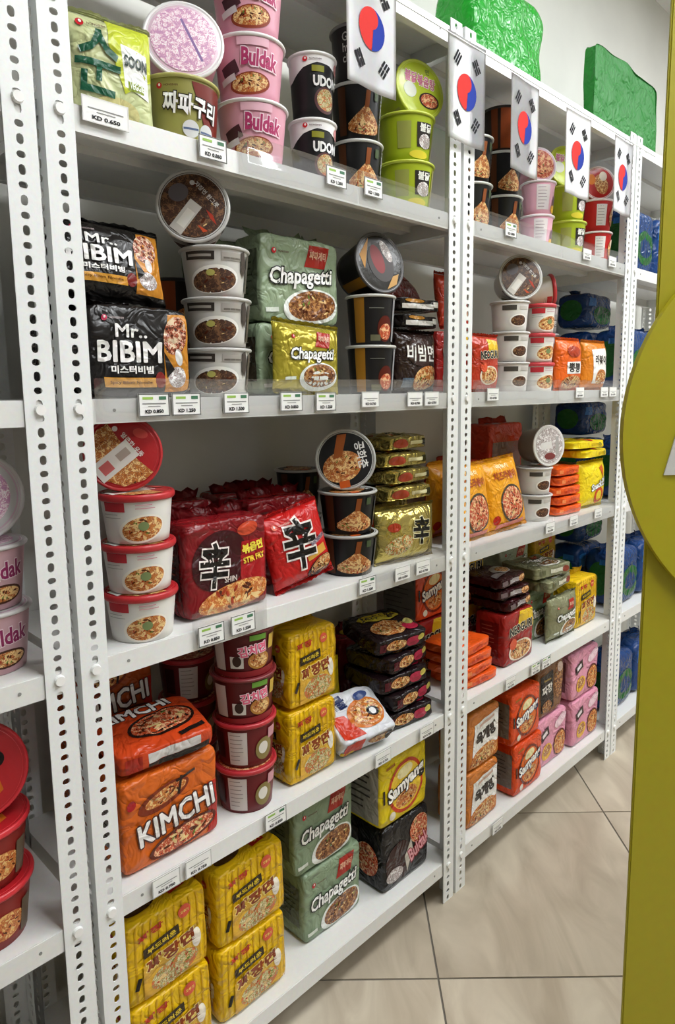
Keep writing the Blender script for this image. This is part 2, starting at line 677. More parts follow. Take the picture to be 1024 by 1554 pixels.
def box_proto(w, d, h, col, faces, seed=1, pw=13.0, amp=0.0022, metal=0.0, fin=True, n=15, rough=0.24, freq=24.0):
    """film-wrapped multipack: rounded box, wrinkled; base centre at origin, front towards -y"""
    hw, hd, hh = w / 2, d / 2, h / 2

    def pt(cx, cy, cz, eps=0.0):
        m = (abs(cx) ** pw + abs(cy) ** pw + abs(cz) ** pw) ** (1 / pw)
        q = Vector((cx / m, cy / m, cz / m))
        p = Vector((q.x * hw, q.y * hd, q.z * hh))
        nr = Vector((math.copysign(abs(q.x) ** (pw - 1), q.x) / hw, math.copysign(abs(q.y) ** (pw - 1), q.y) / hd,
                     math.copysign(abs(q.z) ** (pw - 1), q.z) / hh)).normalized()
        a = amp * (0.3 + 0.7 * min(1, (1 + q.z) * 1.5))
        return p + nr * (wrink(p, seed, a, freq) + eps - amp * 0.8) + Vector((0, 0, hh))

    def surf(face, x, y, eps):
        if face == 'front':
            return pt(x / hw, -1, y / hh, eps)
        if face == 'left':
            return pt(-1, -x / hd, y / hh, eps)
        return pt(x / hw, y / hd, 1, eps)
    bm = bmesh.new()
    cache = {}

    def V(a, b, c):
        k = (round(a, 5), round(b, 5), round(c, 5))
        if k not in cache:
            cache[k] = bm.verts.new(pt(a, b, c))
        return cache[k]
    g = [math.sin((-1 + 2 * i / n) * PI / 2 * 0.75) / math.sin(PI / 2 * 0.75) for i in range(n + 1)]
    for s in (-1, 1):
        for i in range(n):
            for j in range(n):
                a0, a1, b0, b1 = g[i], g[i + 1], g[j], g[j + 1]
                q1 = [V(s, a0, b0), V(s, a1, b0), V(s, a1, b1), V(s, a0, b1)]
                q2 = [V(a0, s, b0), V(a1, s, b0), V(a1, s, b1), V(a0, s, b1)]
                q3 = [V(a0, b0, s), V(a1, b0, s), V(a1, b1, s), V(a0, b1, s)]
                for q in (q1 if s > 0 else q1[::-1], q2 if s < 0 else q2[::-1], q3 if s > 0 else q3[::-1]):
                    bm.faces.new(q)
    parts = [('film_wrap', mesh_of(bm, 'film_wrap', film(col, metal, rough), True))]
    if fin:
        bm = bmesh.new()
        nn = 16
        rows = []
        rnd = random.Random(seed)
        for k in range(4):
            row = []
            for i in range(nn + 1):
                x = (-0.42 + 0.84 * i / nn) * w
                base = pt(x / hw, 0.15, 1)
                yy = base.y + 0.010 * math.sin(i * 0.9 + seed) * k / 3 + 0.006 * k / 3
                row.append(bm.verts.new((x * (1 + 0.02 * k), yy, base.z - 0.001 + 0.0046 * k + (0.010 * rnd.random() ** 2 * (k - 1) / 2 if k > 1 else 0))))
            rows.append(row)
        for k in range(3):
            for i in range(nn):
                bm.faces.new((rows[k][i], rows[k][i + 1], rows[k + 1][i + 1], rows[k + 1][i]))
        ret = bmesh.ops.solidify(bm, geom=bm.faces[:], thickness=0.0006)
        parts.append(('film_fold', mesh_of(bm, 'film_fold', film(col, metal, rough), True)))
    parts += prints(faces, surf)
    return dict(parts=parts, w=w, d=d, h=h, kind='box')


def pouch_proto(w, h, t, col, front, seed=1, metal=0.0, amp=0.0016, back=None, rough=0.25, sealcol=None, n=16):
    """single pillow pouch standing on its lower seal, front towards -y"""
    S = 0.075

    def pt(x, zc, side, eps=0.0):
        u = max(-1, min(1, x / (w / 2)))
        v = max(-1, min(1, zc / (h / 2)))
        vv = min(1, abs(v) / (1 - S * 1.2))
        b = (1 - abs(u) ** 3.2) ** 0.62 * (1 - vv ** 4.0) ** 0.75
        xs = x * (1 - 0.045 * (1 - vv ** 2))
        p = Vector((xs, side * t / 2 * b, zc))
        wr = wrink(Vector((xs * 1.0, side * 0.3, zc * 0.8)), seed, amp)
        # creases running out of the seals
        wr += amp * 0.7 * math.sin(u * 17 + seed) * vv ** 5 * (1 - vv ** 12)
        p.y += side * (wr * b ** 0.3 if b > 0 else 0) + side * eps
        p.z += h / 2
        return p

    def surf(face, x, y, eps):
        return pt(x, y, -1, eps)
    bm = bmesh.new()
    m = n + 2
    gu = [math.sin((-1 + 2 * i / n) * PI / 2 * 0.85) / math.sin(PI / 2 * 0.85) * w / 2 for i in range(n + 1)]
    lim = (1 - S * 1.2) * h / 2
    gv = [math.sin((-1 + 2 * i / m) * PI / 2 * 0.85) / math.sin(PI / 2 * 0.85) * lim for i in range(m + 1)]
    G = {}
    for s in (-1, 1):
        for i in range(n + 1):
            for j in range(m + 1):
                edge = i in (0, n) or j in (0, m)
                if edge and s == 1:
                    G[(s, i, j)] = G[(-1, i, j)]
                    continue
                p = pt(gu[i], gv[j], s)
                if edge:
                    p.y = 0
                G[(s, i, j)] = bm.verts.new(p)
        for i in range(n):
            for j in range(m):
                q = [G[(s, i, j)], G[(s, i + 1, j)], G[(s, i + 1, j + 1)], G[(s, i, j + 1)]]
                try:
                    bm.faces.new(q if s < 0 else q[::-1])
                except ValueError:
                    pass
    parts = [('pouch', mesh_of(bm, 'pouch', film(col, metal, rough), True))]
    sm = film(sealcol or col, metal, rough)
    for e in (-1, 1):
        bm = bmesh.new()
        rows = []
        nx, nz = 22, 6
        for k in range(nz + 1):
            zz = lim + (h / 2 - lim) * k / nz
            row = []
            for i in range(nx + 1):
                x = (-0.5 + i / nx) * w
                x *= 1 - 0.045 * (1 - min(1, (zz / (h / 2)))) ** 2
                off = 0.0007 * (1 if k % 2 else -1) + 0.003 * math.sin(i * 0.55 + seed) * k / nz
                zz2 = zz + (0.0018 * (i % 2) if k == nz else 0)
                row.append(bm.verts.new((x, off, h / 2 + e * zz2)))
            rows.append(row)
        for k in range(nz):
            for i in range(nx):
                bm.faces.new((rows[k][i], rows[k][i + 1], rows[k + 1][i + 1], rows[k + 1][i]))
        bmesh.ops.solidify(bm, geom=bm.faces[:], thickness=0.0006)
        parts.append(('seal', mesh_of(bm, 'seal', sm)))
    parts += prints({'front': front}, surf)
    return dict(parts=parts, w=w, d=t, h=h, kind='pouch')


def cup_proto(rt, rb, h, col, rimcol, lidcol, side, lid, rough=0.35, lid_mat=None, deep=0.006):
    """tapered noodle cup with rolled rim and lid; base at origin, side art centred on -y"""
    PRINT_STYLE[0] = 'card'

    def surf(face, x, y, eps):
        if face == 'side':
            z = h / 2 + y
            r = rb + (rt - 0.0018 - rb) * min(1, max(0, z / h)) + eps
            th = x / ((rt + rb) / 2)
            return Vector((r * math.sin(th), -r * math.cos(th), z))
        return Vector((x, y, h - 0.0006 + eps * 0.6 + 0.0012 * (1 - (x * x + y * y) / (rt * rt))))
    N = 40

    def lathe(bm, prof):
        rings = []
        for r, z in prof:
            rings.append([bm.verts.new((r * math.sin(2 * PI * i / N), -r * math.cos(2 * PI * i / N), z)) for i in range(N)])
        for a, b in zip(rings, rings[1:]):
            for i in range(N):
                bm.faces.new((a[i], a[(i + 1) % N], b[(i + 1) % N], b[i]))
        return rings
    bm = bmesh.new()
    R0 = lathe(bm, [(rb - 0.004, 0.003), (rb - 0.002, 0.0), (rb, 0.0008)] +
               [(rb + (rt - 0.0018 - rb) * k / 6, max(0.0008, h * k / 6 - (0.004 if k == 6 else 0))) for k in range(1, 7)])
    bm.faces.new(R0[0][::-1])
    parts = [('cup_wall', mesh_of(bm, 'cup_wall', mat(col, rough, 'cup', 0.0, 60.0, 0.0, 0.3), True))]
    bm = bmesh.new()
    prof = [(rt - 0.004, h - 0.0025)]
    for k in range(9):
        t = -PI * 0.75 + 1.55 * PI * k / 8
        prof.append((rt - 0.001 + 0.0030 * math.cos(t), h - deep / 2 + (deep / 2) * math.sin(t)))
    prof.append((rt - 0.006, h - 0.0006))
    lathe(bm, prof)
    parts.append(('rim', mesh_of(bm, 'rim', mat(rimcol, 0.3, 'rim'), True)))
    bm = bmesh.new()
    R1 = lathe(bm, [(rt - 0.003, h - 0.0012), (rt * 0.8, h - 0.0006 + 0.0012 * 0.36), (rt * 0.5, h - 0.0006 + 0.0012 * 0.75), (rt * 0.2, h + 0.0006)])
    bm.faces.new(R1[-1])
    parts.append(('lid', mesh_of(bm, 'lid', lid_mat or mat(lidcol, 0.22, 'lid', 0.15, 70.0), True)))
    parts += prints({'side': side}, surf, 0.009)
    parts += [('lid_' + n_, m_) for n_, m_ in prints({'lid': lid}, surf, 0.009)]
    PRINT_STYLE[0] = 'film'
    return dict(parts=parts, w=2 * rt, d=2 * rt, h=h, rt=rt, rb=rb, kind='cup')


USED = {}


def place(proto, name, label, cat, loc, rot=(0, 0, 0), group=None, skip=()):
    e = link(name, None)
    e.location = loc
    e.rotation_euler = tuple(math.radians(a) for a in rot)
    tag(e, label, cat, group)
    first = None
    kids = {}
    for pn, me in proto['parts']:
        if pn in skip:
            continue
        o = link(pn, me)
        if pn == 'lettering' or pn == 'printed_picture':
            o.parent = kids['body']
        elif pn.startswith('lid_'):
            o.name = pn[4:]
            o.parent = kids['lid']
        elif pn in ('film_fold', 'seal', 'rim', 'lid'):
            o.parent = e
            kids[pn] = o
        else:
            o.parent = e
            kids['body'] = o
    return e


def stand(proto, name, label, cat, x, yf, z, yaw=0, group=None, pitch=0, roll=0, nofin=False):
    """box or pouch with its front face at depth yf"""
    d = proto['d']
    return place(proto, name, label, cat, (x, yf + d / 2, z), (pitch, roll, yaw), group, ('film_fold',) if nofin else ())


def lie(proto, name, label, cat, x, yf, z, yaw=0, group=None, tilt=0):
    """pouch lying on its back, art upwards, its bottom seal towards the aisle"""
    a = math.radians(tilt)
    return place(proto, name, label, cat, (x, yf, z + proto['d'] / 2 * 0.93), (-90 + tilt, 0, yaw), group)


def flat(proto, name, label, cat, x, yf, z, yaw=0, group=None, tilt=0):
    """bag lying down, front edge at depth yf; tilt lifts its back"""
    d, a = proto['d'] / 2, math.radians(tilt)
    return place(proto, name, label, cat, (x, yf + d * math.cos(a), z + d * math.sin(a)), (tilt, 0, yaw), group)


def cup(proto, name, label, cat, x, y, z, yaw=-22, group=None):
    return place(proto, name, label, cat, (x, y, z), (0, 0, yaw), group)


def cup_facing(proto, name, label, cat, x, y, z, yaw=-35, pitch=84, group=None):
    """cup lying on its side; (x, y) is the centre of the lid, which faces the aisle, z what it rests on"""
    p, w = math.radians(pitch), math.radians(yaw)
    ax = Matrix.Rotation(w, 3, 'Z') @ Matrix.Rotation(p, 3, 'X') @ Vector((0, 0, 1))
    lift = max((proto['rt'] + 0.0022) * math.sin(p), proto['h'] * math.cos(p) + proto['rb'] * math.sin(p)) + 0.001
    base = Vector((x, y, z + lift)) - ax * proto['h']
    return place(proto, name, label, cat, base, (pitch, 0, yaw), group)


# ------------------------------------------------------------------ pack designs
def logo(x, y, s=1.0, c='#c8202a', tc='#5a2a2a'):
    return [E(x, y, 0.0052 * s, 0.0052 * s, c), E(x + 0.0006 * s, y + 0.0012 * s, 0.002 * s, 0.0024 * s, '#f4e8e4'),
            T('NONGSHIM', x + 0.0215 * s, y, 0.0035 * s, tc)]


def lines(x, y, w, n, c, dy=0.006, h=0.0016, seed=3):
    r = random.Random(seed)
    return [Rc(x - w * (1 - q) / 2, y - k * dy, w * q, h, c) for k in range(n) for q in [0.6 + 0.4 * r.random()]]


def nutri(w, h, c='#8f8a80', lc='#4c4844'):
    return [Rc(0, 0, w, h, c)] + lines(0, h * 0.38, w * 0.8, 7, lc, h * 0.11, h * 0.03)


def kimchi_front(w, h):
    return [Rc(w * 0.43, -h * 0.18, w * 0.13, h * 0.6, '#b02418'),
            E(-w * 0.08, h * 0.2, w * 0.26, h * 0.12, '#7a2c12', 12), E(-w * 0.06, h * 0.21, w * 0.21, h * 0.08, 'f_orange', 12),
            Rc(w * 0.08, h * 0.25, w * 0.025, h * 0.2, '#2a1410', -10), Rc(w * 0.14, h * 0.33, w * 0.2, h * 0.03, '#2a1410', 12),
            E(w * 0.1, -h * 0.32, w * 0.36, h * 0.13, '#5a2414', 8), E(w * 0.1, -h * 0.32, w * 0.32, h * 0.1, 'f_red', 8),
            E(-w * 0.4, h * 0.26, w * 0.045, w * 0.045, '#a81820'),
            T('KIMCHI', w * 0.04, -h * 0.06, h * 0.25, '#f2efec', w * 0.78, 0.025, 0.0, 7, '#4a2a24', 0.05)]


K_MULTI = box_proto(0.183, 0.11, 0.158, '#d4641c', {'front': kimchi_front(0.183, 0.158), 'left': nutri(0.07, 0.09)}, 3, fin=False)
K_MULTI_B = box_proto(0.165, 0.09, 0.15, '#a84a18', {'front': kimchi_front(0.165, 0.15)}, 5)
K_SINGLE = pouch_proto(0.165, 0.125, 0.042, '#c8431a',
                       [E(0.012, 0.0, 0.05, 0.028, '#241410', 8), E(0.012, 0.001, 0.045, 0.023, 'f_red', 8),
                        Rc(0.03, -0.036, 0.08, 0.014, '#d8d4d0', 10), Rc(0.02, -0.047, 0.1, 0.008, '#1c1614', 6),
                        T('KIMCHI', -0.012, 0.035, 0.023, '#f4f2ee', 0.11, 0.04, 0, 8, '#3a2420', 0.05)], 4)


def yellow_front(w, h):
    out = []
    for k in range(11):
        out.append(Rc((-0.46 + 0.092 * k) * w, h * 0.02, w * 0.018, h * 0.94, '#cf9f10'))
    out += [E(w * 0.2, h * 0.34, w * 0.075, w * 0.075, '#d8563a'), Rc(-w * 0.08, h * 0.14, w * 0.42, h * 0.12, '#33260f', 6),
            P([(-0.3 * w, -0.02 * h), (0.34 * w, 0.08 * h), (0.36 * w, -0.42 * h), (-0.3 * w, -0.46 * h)], '#d8a838'),
            E(w * 0.06, -h * 0.29, w * 0.28, h * 0.15, 'f_veg', 6), E(w * 0.33, -h * 0.08, w * 0.055, h * 0.12, '#f0e8d8'),
            Rc(-w * 0.36, -h * 0.2, w * 0.05, h * 0.14, '#1c1812', -20),
            T('짜장', -w * 0.2, h * 0.33, h * 0.09, '#b8321c', w * 0.3, 0.04, 0, 5),
            T('오뚜기', w * 0.2, h * 0.34, h * 0.04, '#ffe27a', w * 0.1),
            T('부드러운', -w * 0.08, h * 0.14, h * 0.06, '#e8c830', w * 0.34, 0.03, 0, 6),
            T('짜장면', w * 0.02, -h * 0.04, h * 0.17, '#8a3a14', w * 0.58, 0.05, 0, 6, '#f4dc80', 0.05)]
    return out


YEL_TOP = [E(-0.03, -0.02, 0.03, 0.014, '#5a3a12', 10), Rc(0.035, -0.02, 0.032, 0.02, '#c83018', 8),
           T('4X', 0.035, -0.02, 0.012, '#ffd24a', None, 0.03, 0, 8)]
Y_MULTI = box_proto(0.128, 0.105, 0.150, '#e8b90c', {'front': yellow_front(0.128, 0.15), 'left': yellow_front(0.10, 0.13)[11:] }, 6)
Y_WIDE = box_proto(0.160, 0.115, 0.147, '#e8bb0e', {'front': yellow_front(0.16, 0.147), 'left': yellow_front(0.10, 0.13)[11:], 'top': YEL_TOP}, 8)
Y_SMALL = box_proto(0.150, 0.10, 0.158, '#eec21a', {'front': yellow_front(0.15, 0.158)}, 9)
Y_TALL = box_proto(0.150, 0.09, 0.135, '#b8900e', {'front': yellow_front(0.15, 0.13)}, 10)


def sam_front(w, h, ring, bowl='f_orange'):
    return [E(0.02 * w, -0.02 * h, 0.36 * w, 0.39 * h, ring, 12), E(0.02 * w, -0.02 * h, 0.31 * w, 0.34 * h, '#f0c83a' if ring == '#c8401c' else '#e8702a', 12),
            E(0.03 * w, -0.19 * h, 0.22 * w, 0.13 * h, bowl, 10), E(0.0, 0.2 * h, 0.16 * w, 0.09 * h, '#f6e8b0', 10),
            E(-0.26 * w, -0.36 * h, 0.06 * w, 0.06 * w, '#e8e0c8'), Rc(-0.3 * w, 0.38 * h, 0.18 * w, 0.04 * h, '#a86a1a', 5),
            Rc(-0.43 * w, -0.02 * h, 0.04 * w, 0.2 * h, '#2a1a10'),
            T('Samyang', 0.02 * w, 0.02 * h, 0.24 * h, '#fbf8f2', 0.78 * w, 0.04, 0.15, 16, '#2c2a4a' if ring != '#c8401c' else '#241c14', 0.06)]


S_YEL = box_proto(0.172, 0.125, 0.165, '#e6cb12', {'front': sam_front(0.172, 0.165, '#c8401c'), 'left': nutri(0.11, 0.14, '#a8a49a')}, 11)
S_ORG = box_proto(0.158, 0.105, 0.152, '#e04a14', {'front': sam_front(0.158, 0.152, '#7a2a12'), 'left': nutri(0.085, 0.10, '#7a726a')}, 12)
S_ORG_PALE = box_proto(0.150, 0.12, 0.150, '#d8481c', {'front': sam_front(0.15, 0.15, '#7a2a12'), 'left': [Rc(0, 0, 0.112, 0.14, '#6e6a62')] + lines(0, 0.05, 0.09, 8, '#4a4640', 0.013, 0.002)}, 13)


def chap_front(w, h, bowl=True):
    return [Rc(0.2 * w, 0.3 * h, 0.26 * w, 0.26 * h, '#a8281c', 0, 0.035 * w),
            E(0.12 * w, -0.3 * h, 0.36 * w, 0.22 * h, '#e8ebe4', 6), E(0.13 * w, -0.28 * h, 0.31 * w, 0.18 * h, 'f_brown', 6)] + \
        [dict(s, x=s['x'] - 0.34 * w, y=s['y'] + 0.3 * h) for s in logo(0, 0, h / 0.16)] + \
        [Rc(-0.38 * w, -0.36 * h, 0.16 * w, 0.05 * h, '#dfe6da', 6),
         T('짜파게티', 0.2 * w, 0.31 * h, 0.1 * h, '#e8b090', 0.22 * w, 0.03, 0.2),
         T('Chapagetti', 0.0, 0.03 * h, 0.24 * h, '#f8f8f4', 0.8 * w, 0.025, 0.22, 4, '#171a14', 0.06)]


C_BIG = box_proto(0.200, 0.085, 0.160, '#93a486', {'front': chap_front(0.2, 0.16), 'left': nutri(0.06, 0.10, '#5c6652', '#39422f')}, 14)
C_LOW = box_proto(0.200, 0.085, 0.134, '#8c9d80', {'front': chap_front(0.2, 0.134), 'left': nutri(0.06, 0.08, '#3c3428', '#8a8a7a')}, 15, fin=False)
C_E = box_proto(0.172, 0.095, 0.158, '#84977a', {'front': chap_front(0.172, 0.158), 'left': nutri(0.06, 0.09, '#5c6652', '#39422f')}, 16, fin=False)
C_GOLD = pouch_proto(0.160, 0.135, 0.044, '#b3a436', chap_front(0.135, 0.115), 17, metal=0.35, rough=0.22)
C_OLIVE = pouch_proto(0.170, 0.140, 0.044, '#8f9070', chap_front(0.14, 0.115), 18, metal=0.35, rough=0.22)
C_MINT = box_proto(0.170, 0.08, 0.135, '#aebaa2', {'front': chap_front(0.17, 0.13)}, 19)

BUL_BLACK = box_proto(0.170, 0.125, 0.160, '#171416',
                      {'front': [E(-0.03, -0.02, 0.045, 0.05, '#3a2422'), E(0.045, 0.03, 0.035, 0.035, 'f_red', 20), E(-0.045, -0.045, 0.03, 0.016, 'f_grey'),
                                 P([(0.0, -0.06), (0.02, -0.01), (0.012, 0.02), (-0.008, -0.02)], '#c8c0b4'),
                                 T('Buldak', 0.042, -0.012, 0.036, '#e8a0a8', 0.076, 0.03, 0.1, 24, '#8a1c2c', 0.06)],
                       'left': [E(0.01, -0.01, 0.035, 0.04, 'f_red'), Rc(-0.03, 0.03, 0.03, 0.05, '#3a3434')]}, 20, fin=False)


def shin_char(x, y, s, c='#120c0a', oc='#f2e6e0', rot=-6):
    return T('辛', x, y, s * 1.08, c, s * 0.82, 0.022, 0.0, rot, oc, 0.035)


SHIN_STIR = box_proto(0.172, 0.105, 0.165, '#7c1218',
                      {'front': [E(-0.018, 0.012, 0.058, 0.05, '#3c0c12', 20), Rc(0.052, 0.0, 0.055, 0.075, '#a8161c', 0, 0.003), E(0.01, -0.056, 0.075, 0.026, 'f_orange', 8),
                                 E(0.04, 0.06, 0.022, 0.012, '#c8482a', 8),
                                 shin_char(-0.03, 0.006, 0.072), T('볶음면', 0.05, 0.026, 0.017, '#f0d84a', 0.046, 0.05, 0, 8),
                                 T('STIR FRY', 0.052, 0.006, 0.011, '#f0c83a', 0.046, 0.05, 0, 8), T('SHIN', 0.0, -0.022, 0.01, '#d8c8c0', 0.025)],
                       'left': nutri(0.06, 0.1, '#4c0c10', '#8a4a40')}, 21, amp=0.003)
SHIN_BACK = box_proto(0.175, 0.085, 0.175, '#78141a', {'front': [shin_char(0, 0, 0.07)], 'top': [Rc(0, 0, 0.1, 0.03, '#98201c')]}, 22, amp=0.004)
SHIN_RED = pouch_proto(0.140, 0.150, 0.045, '#c41e1c',
                       [E(0.036, -0.052, 0.034, 0.018, '#3a1410', 14), E(0.038, -0.05, 0.03, 0.015, 'f_mix', 14), Rc(0.03, -0.022, 0.05, 0.016, '#d8a040', 8)]
                       + logo(-0.045, 0.05, 1.0, '#e86a50', '#f0b0a0') +
                       [shin_char(-0.002, 0.006, 0.09), T('SHIN RAMYUN', 0.04, 0.0, 0.008, '#30305a', 0.04, 0.03, 0, 14, '#f0e0e0', 0.06)], 23)


def gold_art(w, h):
    return [E(-0.2 * w, -0.2 * h, 0.24 * w, 0.2 * h, 'f_veg', 10), E(-0.3 * w, 0.2 * h, 0.1 * w, 0.1 * h, '#a8361c'),
            T('辛', 0.2 * w, 0.05 * h, 0.62 * h, '#14100a', 0.34 * w, 0.035, 0, -4, '#e8e0b0', 0.03)]


SHIN_GOLD = pouch_proto(0.180, 0.125, 0.05, '#c4b264', gold_art(0.17, 0.1), 24, metal=0.75, rough=0.2, amp=0.0022)
SHIN_GOLD_FLAT = pouch_proto(0.165, 0.13, 0.036, '#a29048', gold_art(0.15, 0.1), 25, metal=0.75, rough=0.2, amp=0.0022)
SHIN_GOLD_BOX = box_proto(0.15, 0.10, 0.13, '#8d7c3a', {'front': gold_art(0.15, 0.11)}, 26, amp=0.003, metal=0.6)

BIBIM_ART = lambda w, h: [P([(0.2 * w, -0.5 * h), (0.5 * w, -0.5 * h), (0.5 * w, 0.5 * h), (0.26 * w, 0.45 * h), (0.2 * w, 0.1 * h)], '#c8842a'),
                          E(0.33 * w, 0.2 * h, 0.13 * w, 0.24 * h, 'f_pep', -20), E(0.35 * w, -0.06 * h, 0.04 * w, 0.1 * h, '#d8d4d0', 10),
                          E(0.33 * w, -0.3 * h, 0.1 * w, 0.13 * h, 'f_grey'), P([(0.2 * w, 0.0), (0.3 * w, -0.2 * h), (0.22 * w, -0.3 * h)], '#1a1614'),
                          Rc(-0.14 * w, -0.36 * h, 0.5 * w, 0.12 * h, '#d89a38'), E(0.15 * w, -0.33 * h, 0.05 * w, 0.1 * h, '#7a1c18')] + \
    [dict(s, x=s['x'] - 0.36 * w, y=s['y'] + 0.36 * h) for s in logo(0, 0, 0.9, '#c83a5a', '#b8a8a8')] + \
    [T('Mr..', -0.12 * w, 0.22 * h, 0.15 * h, '#f4f2ee', 0.3 * w, 0.02), T('BIBIM', -0.14 * w, -0.01 * h, 0.24 * h, '#f6f4f0', 0.62 * w, 0.028),
     T('미스터비빔', -0.12 * w, -0.21 * h, 0.09 * h, '#efece6', 0.4 * w, 0.035), T('Spicy Bibim Noodle', -0.14 * w, -0.36 * h, 0.045 * h, '#5a2a10', 0.4 * w)]
BIBIM = box_proto(0.172, 0.075, 0.138, '#1b1817', {'front': BIBIM_ART(0.172, 0.13), 'left': nutri(0.05, 0.08, '#2c2826', '#6a625c')}, 27, pw=7)
BIBIM_P = pouch_proto(0.170, 0.125, 0.045, '#1d1a18', BIBIM_ART(0.16, 0.1), 28)
BLACK_P = pouch_proto(0.160, 0.125, 0.045, '#241a1a', [E(0.02, 0.0, 0.04, 0.03, '#4a1414'), Rc(-0.04, 0.02, 0.05, 0.04, '#5a5450')], 29)
NOODLE_BLK = pouch_proto(0.140, 0.135, 0.045, '#2b1c18',
                         [E(0.02, -0.035, 0.045, 0.026, 'f_mix', 10), E(0.0, 0.02, 0.05, 0.03, '#3c2a26'), Rc(-0.04, -0.045, 0.03, 0.02, '#5a6a7a'),
                          T('비빔면', 0.0, 0.018, 0.036, '#f0eeea', 0.095, 0.02, 0, 0, '#4a3a34', 0.04)], 30)
NOODLE_BLK_F = pouch_proto(0.150, 0.12, 0.032, '#1e1816',
                           [Rc(0.0, -0.036, 0.12, 0.012, '#c8c4bc', 2), E(0.03, 0.0, 0.03, 0.02, 'f_mix'), E(-0.03, 0.01, 0.03, 0.02, '#b03a1c'),
                            T('비빔면', 0.0, -0.036, 0.009, '#4a4440', 0.06)], 31)
DARKRED_P = pouch_proto(0.125, 0.13, 0.05, '#4e1712', [E(0.02, 0.01, 0.045, 0.03, '#6e1e14'), Rc(-0.04, -0.02, 0.03, 0.05, '#2a1614')], 32)

JJ_ART = [E(-0.008, -0.016, 0.05, 0.032, 'f_mix', 6), E(0.045, -0.03, 0.022, 0.016, '#c02848'), E(0.054, -0.012, 0.014, 0.011, '#f0e890'),
          E(0.0, 0.034, 0.058, 0.016, '#c8b83a', -6), T('Jin짬뽕', 0.0, 0.035, 0.026, '#100c08', 0.1, 0.05, 0.0, -6, '#d8c83a', 0.05)]
JJ = pouch_proto(0.160, 0.135, 0.046, '#1a0f12', JJ_ART, 33, sealcol='#5a1020')
JJ_RED = box_proto(0.175, 0.09, 0.165, '#7e1220', {'front': [E(0, 0, 0.06, 0.045, '#5a0c16')], 'top': [E(0.0, 0, 0.05, 0.02, '#b89a2a', 10)]}, 34, amp=0.003)
SEA_SINGLE = pouch_proto(0.160, 0.130, 0.05, '#d9dbe0',
                         [P([(-0.075, -0.055), (-0.02, -0.055), (-0.05, 0.0), (-0.075, 0.005)], '#c8361a'), E(0.02, -0.008, 0.05, 0.036, '#c8702a', 10), E(0.022, -0.008, 0.043, 0.03, 'f_mix', 10),
                          E(0.036, -0.01, 0.016, 0.012, '#1c1a1e'), E(0.036, -0.01, 0.009, 0.008, '#e8e8ea'), E(0.03, 0.034, 0.02, 0.01, '#3a4a7a', 8),
                          T('해물', -0.045, 0.03, 0.034, '#1f2c5a', 0.05, 0.05, 0, 10)], 35, sealcol='#e0b81c')


def neo_front(w, h):
    return [P([(0.0, 0.5 * h), (0.46 * w, 0.47 * h), (0.46 * w, 0.1 * h), (-0.05 * w, 0.2 * h)], '#e0b824'),
            E(0.03 * w, -0.26 * h, 0.38 * w, 0.2 * h, '#e8d8c0'), E(0.03 * w, -0.26 * h, 0.33 * w, 0.17 * h, 'f_mix'), E(-0.22 * w, -0.1 * h, 0.12 * w, 0.1 * h, '#d8502a'),
            T('NEOGURI', 0.02 * w, 0.17 * h, 0.17 * h, '#1a1412', 0.74 * w, 0.05, 0, 4, '#f4ecd0', 0.045)]


NEO_MULTI = box_proto(0.158, 0.10, 0.150, '#98201c', {'front': neo_front(0.158, 0.15), 'left': nutri(0.06, 0.1, '#6a1212', '#9a4a40')}, 36)
NEO_POUCH = pouch_proto(0.125, 0.140, 0.04, '#b8361c', neo_front(0.105, 0.115), 37)
NEO_FLAT = pouch_proto(0.15, 0.13, 0.034, '#3e1418', [E(0.03, 0.0, 0.036, 0.028, '#b8b4b0'), E(0.034, -0.004, 0.026, 0.018, 'f_mix'), Rc(-0.03, -0.03, 0.05, 0.02, '#8a8486')], 38, metal=0.3)

OR_SMALL = pouch_proto(0.145, 0.125, 0.030, '#e65a1e', [Rc(0, 0.0, 0.08, 0.03, '#f0a060'), T('라면', 0, 0, 0.02, '#7a1c10')], 39)
OR_UP = pouch_proto(0.132, 0.150, 0.05, '#e2631c',
                    [Rc(0.002, -0.01, 0.075, 0.034, '#f2eee8', 2), E(0.0, -0.052, 0.05, 0.02, 'f_mix'), E(0.0, 0.036, 0.036, 0.016, '#a83a1c'),
                     T('짬뽕', 0.0, 0.036, 0.018, '#f4d0b0', 0.05), T('뽕뽕', 0.002, -0.01, 0.026, '#2a2624', 0.06, 0.03)], 40)
OR_WHITE = pouch_proto(0.145, 0.150, 0.05, '#d8801f',
                       [P([(-0.04, 0.045), (0.045, 0.052), (0.056, -0.055), (-0.03, -0.055)], '#f3f0ea'), E(0.016, -0.036, 0.034, 0.024, 'f_mix'),
                        T('라볶이', 0.01, 0.016, 0.028, '#332a26', 0.07, 0.03)], 41)
CURRY = pouch_proto(0.165, 0.195, 0.05, '#eaa01e',
                    [E(0.01, -0.03, 0.052, 0.05, '#4a4030', 0), E(0.01, -0.03, 0.046, 0.044, 'f_red'), E(-0.06, -0.065, 0.012, 0.012, '#b82818'), Rc(0, -0.083, 0.12, 0.012, '#d87a6a'),
                     T('치즈라볶이', 0.0, 0.046, 0.024, '#a8461c', 0.1, 0.03), T('떡볶이', 0.0, 0.07, 0.012, '#fff0b0', 0.05)], 42)
RED_BACK = box_proto(0.19, 0.09, 0.175, '#c43a24', {'front': [Rc(0, -0.02, 0.16, 0.1, '#8a7068')] + lines(0, 0.01, 0.14, 6, '#8a6a60', 0.012, 0.002)}, 43, amp=0.003)
